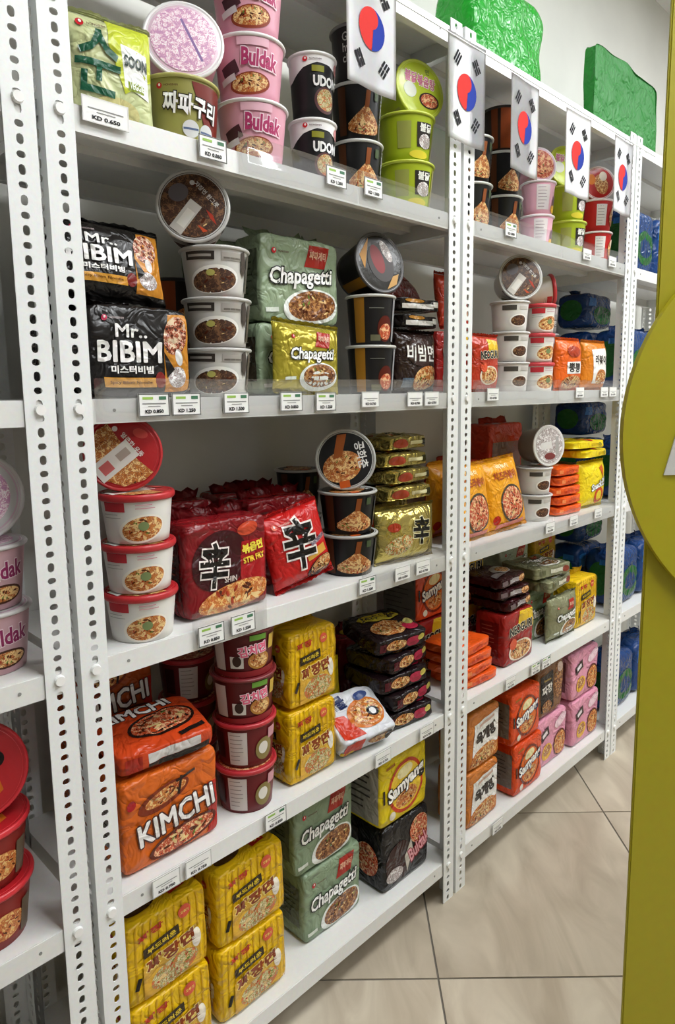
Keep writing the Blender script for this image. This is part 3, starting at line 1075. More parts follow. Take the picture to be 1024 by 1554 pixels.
YEL_P = pouch_proto(0.165, 0.150, 0.05, '#ecd21a', [E(0.02, -0.036, 0.03, 0.026, '#c84818'), E(0.02, -0.036, 0.018, 0.016, '#f4d838'), P([(0.02, 0.05), (0.05, 0.06), (0.04, 0.02)], '#c85a1c'),
                                                   T('Snack면', 0.012, 0.0, 0.026, '#f6f4ee', 0.09, 0.04, 0.1, 12, '#3a3a3c', 0.05)], 44)
YEL_FLAT = pouch_proto(0.165, 0.15, 0.03, '#ecd21a', [E(0.02, -0.036, 0.03, 0.026, '#c84818'), Rc(-0.02, 0.02, 0.06, 0.03, '#f0e48a')], 45)

OW_MULTI = box_proto(0.150, 0.10, 0.155, '#c8742a',
                     {'front': [P([(-0.045, 0.045), (0.07, 0.06), (0.065, -0.03), (-0.055, -0.04)], '#f0eeea'), E(0.0, -0.05, 0.062, 0.028, 'f_orange', 8), E(0.0, -0.05, 0.05, 0.02, 'f_mix', 8),
                                Rc(0.01, 0.042, 0.07, 0.008, '#c8a898', 8), T('육개장', 0.008, 0.008, 0.036, '#2a2422', 0.095, 0.06, 0, 8)],
                      'top': [Rc(-0.02, -0.01, 0.06, 0.04, '#8a5a2a')]}, 46)
PINK_MULTI = box_proto(0.185, 0.11, 0.155, '#e39ab2',
                       {'front': [E(0.046, -0.028, 0.042, 0.042, '#6a2c24', 10), E(0.048, -0.030, 0.037, 0.037, 'f_orange', 10), E(-0.036, -0.03, 0.03, 0.024, '#e8b23a', 20), E(-0.036, -0.026, 0.022, 0.015, 'f_mix', 20),
                                  Rc(-0.05, 0.03, 0.05, 0.03, '#3a2226', 18), Rc(-0.05, 0.03, 0.03, 0.012, '#e8dfe2', 18), E(0.046, 0.046, 0.036, 0.016, '#f2d2de', 20),
                                  T('불닭', 0.046, 0.046, 0.026, '#c8467a', 0.06, 0.03, 0, 18, '#fbeef2', 0.04)],
                        'left': [Rc(0, 0, 0.06, 0.1, '#8a5a64'), E(-0.01, -0.04, 0.02, 0.02, '#a8842a')], 'top': [Rc(0, 0, 0.1, 0.05, '#b87a8c')]}, 47)
BROWN_P = box_proto(0.165, 0.07, 0.185, '#7a5230',
                    {'front': [Rc(-0.03, -0.01, 0.075, 0.12, '#1d1716', 4), E(0.045, 0.01, 0.03, 0.06, 'f_brown'), E(0.05, 0.05, 0.018, 0.016, '#d8c0b0'),
                               E(-0.03, -0.055, 0.03, 0.02, 'f_brown'), T('짜장', -0.03, 0.0, 0.03, '#dedad2', 0.06, 0.03, 0, 6), T('Premium', -0.03, 0.03, 0.008, '#c8a850', 0.04)]}, 48, pw=6)
NAVY, NAVY_LOW, DEEP_GREEN, MID_BLUE = '#163c74', '#143668', '#1f5f2a', '#2a6ab0'
BLUE_PACK = box_proto(0.21, 0.12, 0.20, NAVY, {'front': [E(0.02, -0.02, 0.07, 0.055, DEEP_GREEN), E(0.02, -0.02, 0.045, 0.03, NAVY_LOW), Rc(-0.07, 0.05, 0.05, 0.05, MID_BLUE)],
                                               'left': [E(0.0, 0.0, 0.04, 0.06, DEEP_GREEN), Rc(0.02, 0.06, 0.04, 0.02, MID_BLUE)]}, 49, amp=0.004, pw=6)
BLUE_LOW = box_proto(0.21, 0.12, 0.17, NAVY_LOW, {'front': [E(0.02, -0.02, 0.07, 0.045, DEEP_GREEN), Rc(-0.06, 0.04, 0.05, 0.04, MID_BLUE)],
                                                  'left': [E(0.0, 0.0, 0.04, 0.05, DEEP_GREEN)]}, 50, amp=0.004, pw=6)
SOON = pouch_proto(0.128, 0.150, 0.05, '#c9cf9a',
                   [P([(-0.005, 0.07), (0.06, 0.07), (0.06, 0.0), (0.012, -0.03), (-0.01, 0.03)], '#c2cc3a'),
                    P([(0.008, 0.035), (0.05, 0.03), (0.052, -0.03), (0.012, -0.02)], '#eef0ea'), E(0.0, -0.055, 0.036, 0.018, '#d8d090'), Rc(0.03, -0.018, 0.026, 0.012, '#8a9a2a')]
                   + logo(-0.045, 0.052, 1.0) +
                   [T('순', -0.025, 0.004, 0.085, '#1f5a40', 0.062, 0.014, 0.0, -4), T('SOON', 0.031, 0.014, 0.016, '#3a4a44', 0.038, 0.03),
                    T('VEGGIE', 0.031, -0.017, 0.009, '#f0f4e0', 0.024, 0.02)], 51)


# single bags as they lie in a pile: full, crinkled, art on top and wrapping over the front edge
def bag(w, d, h, col, top, front, seed, metal=0.0, amp=0.004, rough=0.24):
    return box_proto(w, d, h, col, {'top': top, 'front': front}, seed, pw=9.0, amp=amp, metal=metal, fin=False, rough=rough, freq=30.0, n=14)


JJ_BAG = bag(0.16, 0.14, 0.044, '#1c1013', [dict(s_, y=s_['y'] - 0.006) for s_ in JJ_ART], [E(-0.02, 0.0, 0.03, 0.012, 'f_mix'), E(0.03, 0.0, 0.022, 0.012, '#b02444'), E(0.055, 0.004, 0.012, 0.008, '#d8c860'), Rc(-0.06, 0, 0.02, 0.02, '#5a1020')], 71)
OR_BAG = bag(0.145, 0.125, 0.0285, '#e8591a', [Rc(0, 0.0, 0.08, 0.03, '#f0a060'), T('라면', 0, 0, 0.02, '#7a1c10')], [Rc(0.0, -0.002, 0.05, 0.006, '#c83c14'), Rc(-0.05, 0, 0.02, 0.01, '#f08a4a')], 72, amp=0.003)
GOLD_BAG = bag(0.155, 0.13, 0.0385, '#c0ae60', gold_art(0.15, 0.1), [E(-0.03, 0.0, 0.025, 0.01, '#9a3a22'), Rc(0.03, 0, 0.05, 0.008, '#e0d8a8'), E(0.06, 0, 0.01, 0.008, '#3a3418')], 73, 0.8, 0.0075, 0.17)
NEO_BAG = bag(0.15, 0.13, 0.033, '#3a1216', [E(0.03, 0.0, 0.036, 0.028, '#b8b4b0'), E(0.034, -0.004, 0.026, 0.018, 'f_mix'), Rc(-0.03, -0.03, 0.05, 0.02, '#8a8486')], [Rc(0.0, 0, 0.05, 0.012, '#aaa4a4'), E(0.045, 0, 0.02, 0.01, 'f_mix'), Rc(-0.05, 0, 0.03, 0.012, '#6a5a5c')], 74, 0.3, 0.005)
OLIVE_BAG = bag(0.175, 0.135, 0.040, '#8f9070', chap_front(0.14, 0.11), [Rc(0.02, 0, 0.06, 0.012, '#dcdcc8'), E(0.055, 0.0, 0.014, 0.01, '#8a3a28'), Rc(-0.05, 0, 0.03, 0.014, '#5c5e40')], 75, 0.35, 0.005)
YEL_BAG = bag(0.17, 0.15, 0.029, '#ecd21a', [E(0.02, -0.036, 0.03, 0.026, '#c84818'), Rc(-0.02, 0.02, 0.06, 0.03, '#f0e48a')], [Rc(0.03, 0, 0.05, 0.008, '#c8a814'), E(0.05, 0, 0.008, 0.006, '#8a8a30')], 76)
BLK_BAG = bag(0.13, 0.12, 0.032, '#1e1816', [E(0.03, 0.0, 0.03, 0.02, 'f_mix'), E(-0.03, 0.01, 0.03, 0.02, '#b03a1c')], [Rc(-0.01, -0.004, 0.1, 0.010, '#c8c4bc', 2), E(-0.02, 0.007, 0.03, 0.004, '#a8742c'), Rc(0.05, 0.002, 0.02, 0.012, '#e0dcd4')], 77)
KIM_BAG = bag(0.172, 0.135, 0.042, '#c8431a', [E(0.016, -0.004, 0.062, 0.034, '#241410', 8), E(0.016, -0.003, 0.056, 0.029, 'f_red', 8), Rc(0.05, -0.048, 0.05, 0.012, '#1c1614', 10), T('KIMCHI', -0.014, 0.044, 0.028, '#f4f2ee', 0.13, 0.03, 0, 6, '#3a2420', 0.05)],
              [Rc(0.01, 0.004, 0.09, 0.016, '#d8d4d0', 3), Rc(0.02, -0.010, 0.11, 0.012, '#1c1614', 3), Rc(-0.06, -0.002, 0.03, 0.024, '#a82818')], 78, amp=0.004)
SEA_BAG = bag(0.150, 0.125, 0.052, '#d4d6dc', [P([(-0.07, -0.055), (-0.01, -0.055), (-0.035, 0.0), (-0.07, 0.005)], '#c8361a'), E(0.02, -0.008, 0.05, 0.036, '#c8702a', 10), E(0.022, -0.008, 0.043, 0.03, 'f_mix', 10),
                                               E(0.036, -0.01, 0.016, 0.012, '#1c1a1e'), E(0.036, -0.01, 0.009, 0.008, '#e8e8ea'), E(0.03, 0.034, 0.02, 0.01, '#3a4a7a', 8), T('해물', -0.04, 0.03, 0.034, '#1f2c5a', 0.055, 0.03, 0, 10)],
              [Rc(-0.04, 0.0, 0.05, 0.036, '#c8361a'), Rc(-0.055, -0.016, 0.04, 0.012, '#e0b81c'), E(0.03, 0.0, 0.03, 0.014, 'f_mix'), E(0.055, 0.0, 0.01, 0.014, '#3a3436')], 79, amp=0.004)


# cups and bowls
def lid_pink():
    return [E(0, 0, 0.05, 0.05, 'f_pink'), Rc(0.012, 0.0, 0.004, 0.07, '#8a6aa0', 25)]


B_PINK = cup_proto(0.060, 0.048, 0.098, '#dda0b0', '#eeecea', '#e8c8d8',
                   [E(-0.006, -0.025, 0.036, 0.017, '#8a3a24', 6), E(-0.006, -0.024, 0.032, 0.014, 'f_mix', 6), Rc(0.0, 0.036, 0.05, 0.012, '#e8b8c6'), Rc(-0.04, -0.004, 0.03, 0.02, '#4a2a30', 20),
                    Rc(-0.045, -0.018, 0.03, 0.01, '#d8d0d0', 15), T('Buldak', 0.012, 0.012, 0.026, '#b03a68', 0.062, 0.04, 0, -4, '#f6e0e8', 0.05)], lid_pink())
B_PINK_S = cup_proto(0.046, 0.036, 0.085, '#e8b0c0', '#f0e6e8', '#e8a8b8',
                     [Rc(-0.012, 0.0, 0.036, 0.062, '#e4dcdc')] + lines(-0.012, 0.024, 0.028, 7, '#a8949c', 0.008, 0.0015) + [E(0.034, -0.01, 0.014, 0.018, '#6a4a58'), E(0.026, -0.028, 0.012, 0.01, '#e8b23a')],
                     [E(0, 0, 0.038, 0.038, 'f_red')])
B_OLIVE = cup_proto(0.061, 0.052, 0.098, '#9a9650', '#b8b46a', '#8a8642',
                    [P([(0.012, 0.04), (0.085, 0.04), (0.085, -0.04), (0.04, -0.04)], '#74281e'), E(0.01, -0.026, 0.0135, 0.0125, '#d2d2d0'), E(0.038, -0.028, 0.0135, 0.0125, '#d2d2d0'),
                     Rc(0.01, -0.026, 0.024, 0.003, '#5a6a8a'), Rc(0.038, -0.028, 0.024, 0.003, '#5a6a8a')] + [dict(s, x=s['x'] - 0.035, y=s['y'] + 0.032) for s in logo(0, 0, 0.8)] +
                    [T('짜파구리', 0.012, 0.006, 0.030, '#f2f0ec', 0.086, 0.03, 0.0, -5, '#2a221a', 0.05)], [E(0, 0, 0.05, 0.05, 'f_brown')])
C_UDON = cup_proto(0.0435, 0.035, 0.108, '#1b1b1c', '#e8e8e6', '#d8d8d4',
                   [P([(-0.075, 0.05), (0.075, 0.05), (0.075, 0.012), (0.045, 0.022), (0.018, 0.034), (-0.006, 0.036), (-0.03, 0.028), (-0.055, 0.01), (-0.075, 0.006)], '#ebeae8'),
                    Rc(-0.004, 0.026, 0.022, 0.010, '#8a8a2a'), E(0.012, -0.024, 0.023, 0.022, '#5a3a3a'), E(0.013, -0.023, 0.019, 0.018, 'f_veg'), E(0.042, 0.034, 0.012, 0.01, '#c88a8a')] +
                   [dict(s, x=s['x'] - 0.026, y=s['y'] + 0.041) for s in logo(0, 0, 0.8)] + [T('UDON', 0.012, 0.006, 0.018, '#f6f6f4', 0.05, 0.05)], [E(0, 0, 0.036, 0.036, 'f_veg')])
C_BLACK = cup_proto(0.051, 0.041, 0.102, '#161617', '#d8d8d4', '#1a1a1c',
                    [P([(-0.036, -0.022), (-0.014, -0.002), (0.0, 0.012), (0.012, 0.0), (0.034, -0.02), (0.034, -0.034), (-0.036, -0.034)], 'f_mix'), E(-0.001, -0.03, 0.036, 0.012, 'f_mix'),
                     P([(-0.004, 0.006), (0.005, 0.006), (0.008, 0.036), (-0.001, 0.036)], '#8a4a20'), Rc(-0.048, 0.0, 0.016, 0.085, '#54301a'),
                     Rc(0.022, 0.028, 0.010, 0.016, '#4a5a3a'), T('공\n화\n춘', 0.047, 0.004, 0.066, '#a8a8ac', 0.018, 0.03)],
                    [E(-0.006, -0.012, 0.034, 0.026, 'f_mix', 20), P([(-0.022, 0.0), (-0.006, 0.006), (0.002, 0.044), (-0.014, 0.042)], '#a85a28'), Rc(-0.002, -0.042, 0.018, 0.012, '#c85a20', 10),
                     T('공화춘', 0.027, 0.008, 0.018, '#e8e6e2', 0.046, 0.02, 0, -78)])
def scaled(items, kx, ky):
    out = []
    for it in items:
        it = dict(it, x=it['x'] * kx, y=it['y'] * ky)
        if it['k'] == 'P':
            it['p'] = [(a_ * kx, b_ * ky) for a_, b_ in it['p']]
            if 'rr' in it:
                it['rr'] = (it['rr'][0] * kx, it['rr'][1] * ky)
        else:
            it['h'] = it['h'] * ky
            it['w'] = it['w'] * kx if it['w'] else None
        out.append(it)
    return out


BL_SIDE = [P([(-0.036, -0.022), (-0.014, -0.002), (0.0, 0.012), (0.012, 0.0), (0.034, -0.02), (0.034, -0.034), (-0.036, -0.034)], 'f_mix'), E(-0.001, -0.03, 0.036, 0.012, 'f_mix'),
           P([(-0.004, 0.006), (0.005, 0.006), (0.008, 0.036), (-0.001, 0.036)], '#8a4a20'), Rc(-0.048, 0.0, 0.016, 0.085, '#54301a'), Rc(0.022, 0.028, 0.010, 0.016, '#4a5a3a'),
           Rc(0.050, 0.0, 0.016, 0.07, '#4c4c4e')]
BL_LID = [E(-0.006, -0.012, 0.034, 0.026, 'f_mix', 20), P([(-0.022, 0.0), (-0.006, 0.006), (0.002, 0.044), (-0.014, 0.042)], '#a85a28'), Rc(-0.002, -0.042, 0.018, 0.012, '#c85a20', 10),
          T('공화춘', 0.027, 0.008, 0.018, '#e8e6e2', 0.046, 0.02, 0, -78)]
C_BLACK_W = cup_proto(0.060, 0.048, 0.086, '#161617', '#b8b8b4', '#1a1a1c', scaled(BL_SIDE, 1.18, 0.86), scaled(BL_LID, 1.18, 1.18))
C_BLACK_TXT = cup_proto(0.051, 0.041, 0.102, '#242224', '#7a7876', '#202022',
                        [Rc(0.0, 0.0, 0.12, 0.09, '#2a2728'), T('Gong\nhwa\nchun', -0.030, 0.01, 0.052, '#c8c6c4', 0.036, 0.01), T('짜장', -0.01, -0.034, 0.016, '#b8b6b4', 0.03)], [])
C_BLACK_OR = cup_proto(0.051, 0.041, 0.102, '#2a1c14', '#2e2a28', '#202022',
                       [Rc(-0.02, 0.0, 0.03, 0.09, '#a04a1e'), Rc(-0.05, 0.0, 0.016, 0.09, '#7a3a1a'), E(0.012, -0.02, 0.02, 0.02, 'f_mix'), Rc(0.03, 0.02, 0.02, 0.03, '#3a3a34')], [])
C_YELBLK = cup_proto(0.051, 0.042, 0.098, '#1d1b1b', '#c9c7c2', '#2a2826',
                     [Rc(-0.046, 0.0, 0.022, 0.09, '#9a6a1c'), E(0.01, -0.018, 0.018, 0.026, '#5a1e14'), E(0.012, -0.024, 0.016, 0.016, 'f_red'), Rc(-0.012, -0.036, 0.022, 0.012, '#6a6850'),
                      Rc(0.042, 0.0, 0.02, 0.085, '#9a9a9c'), Rc(-0.01, 0.022, 0.03, 0.0015, '#7a7a72')],
                     [P([(-0.042, 0.012), (-0.02, 0.04), (-0.034, -0.012)], '#c8924a'), P([(0.01, -0.044), (0.03, -0.034), (0.036, -0.016), (0.024, -0.022)], '#c89a5a'), E(0.0, 0.0, 0.026, 0.032, '#4c4848', 20),
                      E(-0.008, 0.006, 0.012, 0.024, '#8a3a3c', 20), E(0.012, 0.02, 0.008, 0.02, 'f_grey', 30)])
B_LIME = cup_proto(0.057, 0.046, 0.094, '#a4b522', '#c2ce46', '#b6c532',
                   [Rc(-0.035, 0.002, 0.028, 0.05, '#989c4c'), Rc(0.012, 0.004, 0.040, 0.046, '#2a2420', 3), E(0.014, -0.008, 0.017, 0.014, 'f_grey'), E(0.0, -0.034, 0.024, 0.008, '#d8c838'),
                    Rc(0.052, 0.0, 0.022, 0.07, '#b0a870'), T('불닭', 0.013, 0.017, 0.016, '#e8e8e0', 0.032, 0.03)],
                   [E(-0.026, -0.006, 0.016, 0.016, '#d8dccc'), E(0.018, -0.02, 0.024, 0.016, '#3a2a26'), E(0.018, -0.02, 0.02, 0.013, 'f_red'),
                    T('불닭볶음탕', 0.0, 0.018, 0.022, '#c86a8a', 0.07, 0.03, 0, -8, '#f4f0d8', 0.04), T('면', 0.02, 0.036, 0.012, '#5a6a1a')])
LIME_LID = [E(-0.028, -0.006, 0.016, 0.016, '#d8dccc'), E(0.02, -0.022, 0.026, 0.017, '#3a2a26'), E(0.02, -0.022, 0.022, 0.014, 'f_red'),
            T('불닭볶음탕', 0.0, 0.018, 0.024, '#c86a8a', 0.078, 0.03, 0, -8, '#f4f0d8', 0.04), T('면', 0.02, 0.038, 0.012, '#5a6a1a')]
LIME_SIDE = [Rc(-0.035, 0.002, 0.028, 0.05, '#989c4c'), Rc(0.012, 0.004, 0.040, 0.046, '#2a2420', 3), E(0.014, -0.008, 0.017, 0.014, 'f_grey'), E(0.0, -0.034, 0.024, 0.008, '#d8c838'),
             Rc(0.052, 0.0, 0.022, 0.07, '#b0a870'), T('불닭', 0.013, 0.017, 0.016, '#e8e8e0', 0.032, 0.03)]
B_LIME_W = cup_proto(0.0605, 0.048, 0.092, '#a4b522', '#c2ce46', '#b6c532', LIME_SIDE, LIME_LID)
B_DARKLID = cup_proto(0.0610, 0.050, 0.086, '#1b1919', '#4a4848', '#2a2826', [Rc(-0.046, 0.0, 0.022, 0.07, '#9a6a1c')],
                      [P([(-0.052, 0.012), (-0.026, 0.048), (-0.042, -0.016)], '#c8924a'), P([(0.01, -0.054), (0.036, -0.042), (0.044, -0.020), (0.028, -0.026)], '#c89a5a'), E(0.0, 0.0, 0.032, 0.040, '#4c4848', 20),
                       E(-0.008, 0.006, 0.015, 0.030, '#8a3a3c', 20), E(0.016, 0.024, 0.010, 0.024, 'f_grey', 30)])
B_RED_S = cup_proto(0.050, 0.040, 0.090, '#b3221f', '#ecdcd8', '#b02420',
                    [Rc(-0.016, 0.0, 0.03, 0.06, '#dcd6d2')] + lines(-0.016, 0.024, 0.024, 7, '#988c88', 0.008, 0.0015) + [E(0.03, -0.004, 0.018, 0.026, 'f_mix'), E(0.03, 0.012, 0.01, 0.012, '#e8d8c0')],
                    [E(0.006, -0.004, 0.02, 0.03, 'f_mix', 15), E(0.012, 0.02, 0.012, 0.014, '#e8dcc8'), E(-0.024, 0.01, 0.012, 0.016, '#d87a2a')])
B_WHITE = cup_proto(0.0565, 0.046, 0.079, '#cfccc6', '#c4c2be', '#3a302c',
                    [Rc(-0.024, 0.024, 0.050, 0.013, '#3a332e', -2), Rc(-0.024, 0.024, 0.040, 0.004, '#a8a29a', -2), Rc(0.03, 0.023, 0.036, 0.012, '#a8a29a'), Rc(0.03, 0.020, 0.030, 0.003, '#6a645c'),
                     E(0.0, -0.013, 0.042, 0.022, '#f0ede6', 5), E(0.0, -0.015, 0.038, 0.019, 'f_black', 5),
                     E(-0.006, -0.003, 0.007, 0.005, '#b8b060'), P([(0.046, 0.03), (0.054, 0.034), (0.062, 0.012), (0.056, -0.008), (0.048, 0.002)], '#4a423c'), Rc(0.070, 0.0, 0.012, 0.06, '#5a524a')],
                    [E(0, 0, 0.05, 0.05, 'f_black'), E(-0.022, 0.02, 0.016, 0.014, '#6a6468', 30), Rc(-0.012, -0.018, 0.022, 0.056, '#cfcac2', -38), Rc(-0.012, -0.02, 0.014, 0.03, '#e6e2da', -38),
                     P([(0.02, -0.006), (0.03, -0.014), (0.036, -0.03), (0.026, -0.02)], '#b03a28'), P([(0.006, -0.03), (0.014, -0.042), (0.022, -0.04)], '#c8502c'),
                     E(0.0, 0.036, 0.004, 0.004, '#d8d4d0'), T('자장면 한그릇', 0.022, 0.018, 0.008, '#d8d4d0', 0.05, 0.02, 0, -48)])
B_GREYLID = cup_proto(0.0565, 0.046, 0.079, '#8e8880', '#e2e0dc', '#b8b2ae',
                      [Rc(-0.02, 0.02, 0.04, 0.014, '#4a443e'), E(0.006, -0.012, 0.027, 0.016, 'f_black', 4)],
                      [E(0, 0, 0.049, 0.049, 'f_grey'), Rc(-0.012, 0.0, 0.04, 0.02, '#d8d5d0', 8), Rc(0.028, 0.0, 0.012, 0.05, '#a8a4a0', 0), E(0.0, -0.03, 0.02, 0.01, '#7a3a38')])
B_WHITE_S = cup_proto(0.050, 0.042, 0.076, '#dbd8d3', '#cfcdc9', '#8a8480',
                      [Rc(-0.018, 0.02, 0.036, 0.012, '#4a4640'), Rc(0.022, 0.02, 0.028, 0.008, '#c0bab2'), E(0.008, -0.012, 0.026, 0.016, '#f0ede6', 4), E(0.008, -0.012, 0.022, 0.013, 'f_black', 4)],
                      [E(0, 0, 0.042, 0.042, 'f_grey')])
RED_LABEL = [Rc(-0.03, 0.019, 0.036, 0.014, '#b83038'), E(0.012, -0.014, 0.036, 0.021, '#ece6da', 10), E(0.013, -0.014, 0.032, 0.018, 'f_mix', 10), E(0.014, -0.01, 0.008, 0.007, '#7a8a5a')] + \
    lines(-0.03, 0.008, 0.036, 2, '#a8a49c', 0.005, 0.001) + lines(0.02, 0.022, 0.034, 2, '#c89098', 0.005, 0.0014)
B_REDLID = cup_proto(0.0555, 0.046, 0.075, '#e2dfd9', '#bb2c31', '#b3262a', RED_LABEL,
                     [P([(-0.05, -0.0), (-0.036, 0.034), (-0.02, 0.044), (0.0, 0.012), (0.022, -0.012), (0.042, -0.03), (0.03, -0.041), (0.0, -0.05), (-0.034, -0.037)], 'f_mix'),
                      Rc(-0.012, -0.012, 0.03, 0.066, '#e8e2da', -52), Rc(-0.024, -0.022, 0.016, 0.018, '#cf6a68', -52), Rc(0.0, -0.002, 0.012, 0.02, '#b8a89c', -52), E(0.026, 0.028, 0.011, 0.007, '#c84a44', -20),
                      E(-0.01, 0.036, 0.004, 0.004, '#f0e8e4'), T('얼큰한 우동', 0.014, 0.012, 0.008, '#f2e6e2', 0.044, 0.02, 0, -50)], deep=0.011)
B_REDLID_S = cup_proto(0.0425, 0.036, 0.078, '#e2dfd9', '#c23a40', '#bb2c31', [dict(s, x=s['x'] * 0.75) for s in RED_LABEL], [E(0, 0, 0.034, 0.034, 'f_orange')], deep=0.011)
B_GREY_S = cup_proto(0.042, 0.036, 0.082, '#8f8a88', '#b0acaa', '#8a8684', [Rc(0, 0.02, 0.05, 0.016, '#b8a8a8'), Rc(0, -0.012, 0.05, 0.02, '#5a5654'), T('컵라면', 0.0, -0.012, 0.014, '#dedad8', 0.04)], [])
C_RB_SIDE = [E(0.026, -0.014, 0.022, 0.016, '#b8803a'), E(0.026, -0.014, 0.018, 0.012, 'f_mix'), Rc(-0.016, -0.014, 0.024, 0.022, '#d8d4cc'), E(-0.016, -0.012, 0.008, 0.01, '#3c2a24'),
             Rc(0.022, 0.030, 0.03, 0.010, '#6a9a3a'), Rc(0.052, 0.016, 0.014, 0.026, '#c8a848'), P([(-0.09, -0.042), (0.09, -0.042), (0.09, -0.028), (-0.09, -0.034)], '#8a2228'),
             Rc(-0.05, 0.0, 0.024, 0.06, '#cdc6c2'), T('김치면', 0.012, 0.008, 0.02, '#e86a8a', 0.05, 0.04, 0, 8, '#f4e0e4', 0.05)]
C_RB = cup_proto(0.0590, 0.049, 0.085, '#5a191c', '#7a2c30', '#8a2428', C_RB_SIDE, [E(0, 0, 0.05, 0.05, 'f_red')])
C_RB_PANEL = cup_proto(0.0570, 0.048, 0.085, '#6a1c20', '#b83038', '#a82830',
                       [Rc(-0.02, -0.004, 0.034, 0.064, '#d6d0cc')] + lines(-0.02, 0.022, 0.028, 7, '#9a928e', 0.008, 0.0014) +
                       [E(0.03, -0.01, 0.018, 0.022, '#8a7a48'), E(0.028, -0.008, 0.01, 0.012, '#e2ddd2'), Rc(-0.056, 0.0, 0.02, 0.05, '#3a1214')] + [Rc(0.048, 0.016, 0.02, 0.02, '#c8909a')], [E(0, 0, 0.05, 0.05, 'f_red')], deep=0.009)
B_RED_BIG = cup_proto(0.066, 0.053, 0.088, '#8a2620', '#d03038', '#b8242a', [E(0.02, -0.01, 0.03, 0.02, 'f_orange'), Rc(-0.03, 0.01, 0.03, 0.02, '#3a1a14'), Rc(0.055, -0.01, 0.02, 0.05, '#6a5a48')],
                      [E(0.022, 0.012, 0.016, 0.013, '#1c1414'), E(0.024, 0.014, 0.008, 0.007, '#d8c8b0'), P([(0.0, -0.03), (0.03, -0.016), (0.034, -0.03), (0.016, -0.046)], '#c8641c')], deep=0.010)
B_PINK_BIG = cup_proto(0.0600, 0.049, 0.088, '#c9a2a8', '#cfccca', '#d8b8c8',
                       [E(0.02, -0.022, 0.034, 0.013, '#4a2a20'), E(0.02, -0.022, 0.03, 0.010, 'f_mix'), T('Buldak', 0.02, 0.01, 0.024, '#8a2a58', 0.066, 0.03, 0, 4, '#e8d4da', 0.04)],
                       [E(0, 0, 0.052, 0.052, '#c9c6c6'), E(0.0, 0.0, 0.044, 0.044, 'f_pink')])


# ------------------------------------------------------------------ goods on the shelves
zA, zB, zC, zD, zE, zF = ZT['A'], ZT['B'], ZT['C'], ZT['D'], ZT['E'], ZT['F']
BOWL, CUP, PK = 'noodle_bowl', 'noodle_cup', 'noodle_multipack'
PO = 'noodle_pouch'


def stack(proto, name, cat, labels, x, y, z, yaw=-26, group=None, jit=0.002):
    """labels from the bottom up"""
    r = random.Random(int(x * 1000))
    for k, lb in enumerate(labels):
        pr = proto[k] if isinstance(proto, list) else proto
        cup(pr, name, lb, cat, x + r.uniform(-jit, jit), y + r.uniform(-jit, jit), z, yaw + r.uniform(-3, 3), group)
        z += pr['h'] + 0.0012
    return z


# --- middle bay, top visible shelf (A)
stand(SOON, PO, 'white and lime noodle pouch with a big green brush character on the top shelf', 'noodle pack', 0.512, 0.035, zA, -6)
z = stack(B_OLIVE, BOWL, 'noodle bowl', ['olive green noodle bowl with white Korean title and two grey seals'], 0.639, 0.080, zA, -26)
cup_facing(B_PINK, BOWL, 'pink bowl tipped over with its pink patterned lid showing, on the olive bowl', 'noodle bowl', 0.640, 0.062, z, -30, 80)
g = 'pink noodle bowls stacked on the top shelf'
stack(B_PINK, BOWL, 'noodle bowl', ['lowest pink noodle bowl beside the bottom black udon cup', 'second pink noodle bowl up, level with the upper udon cup',
                                    'third pink noodle bowl at the top of the stack by the udon cups'], 0.775, 0.072, zA, -28, g)
g = 'black and white udon cups'
stack(C_UDON, CUP, 'noodle cup', ['lower black cup with white wavy top reading UDON', 'upper black cup with white wavy top reading UDON'], 0.912, 0.065, zA, -22, g)
g = 'black noodle cups beside the udon cups'
stack([C_BLACK, C_BLACK, C_BLACK_TXT], CUP, 'noodle cup', ['lower black cup with chopsticks picture next to the lime cups', 'middle black cup with chopsticks picture right of the upper udon cup',
                                                           'dark cup with grey lettering on top of the black cups by the udon'], 1.040, 0.075, zA, -20, g)
g = 'lime green cups in the middle bay'
z = stack(B_LIME_W, CUP, 'noodle cup', ['lower lime green cup on the top shelf of the middle bay', 'upper lime green cup under the large lime lid'], 1.184, 0.072, zA, -18, g)
cup_facing(B_LIME_W, CUP, 'lime cup tipped over with its round pink-lettered lid showing, nearest the hanging flags', 'noodle cup', 1.208, 0.050, z, -14, 82, g)
cup(B_GREY_S, CUP, 'grey cup on the top shelf just left of the paired middle posts', 'noodle cup', 1.245, 0.170, zA, -20)
cup(C_BLACK_OR, CUP, 'dark cup standing behind the grey cup by the middle posts', 'noodle cup', 1.163, 0.245, zA, -20)

# --- middle bay, shelf B
stand(BIBIM, PK, 'black noodle pack reading BIBIM, standing on the shelf behind the left post', 'noodle pack', 0.531, 0.035, zB, 0, nofin=True)
stand(BIBIM_P, PO, 'black bibim noodle pouch leaning back on top of the lower one', 'noodle pack', 0.503, 0.045, zB + 0.141, -4, None, -16, 3)
stand(BLACK_P, PO, 'dark noodle pouch in shadow behind the black bibim packs', 'noodle pack', 0.520, 0.175, zB + 0.139, 0)
stand(BIBIM, PK, 'black noodle pack at the back under the shadowed dark pouch', 'noodle pack', 0.520, 0.165, zB, 0, nofin=True)
g = 'white bowls with black bean noodle picture, middle bay'
z = stack(B_WHITE, BOWL, 'noodle bowl', ['lowest white bowl with black noodle picture, by the pale green packs', 'second white bowl with black noodle picture, right of the bibim pack',
                                         'third white bowl with black noodle picture, under the tipped dark lid'], 0.690, 0.075, zB, -38, g)
cup_facing(B_WHITE, BOWL, 'bowl tipped over showing its dark brown lid with a pale paper strip, middle bay', 'noodle bowl', 0.642, 0.058, z, -35, 82, g)
g = 'dark cups behind the white bowls'
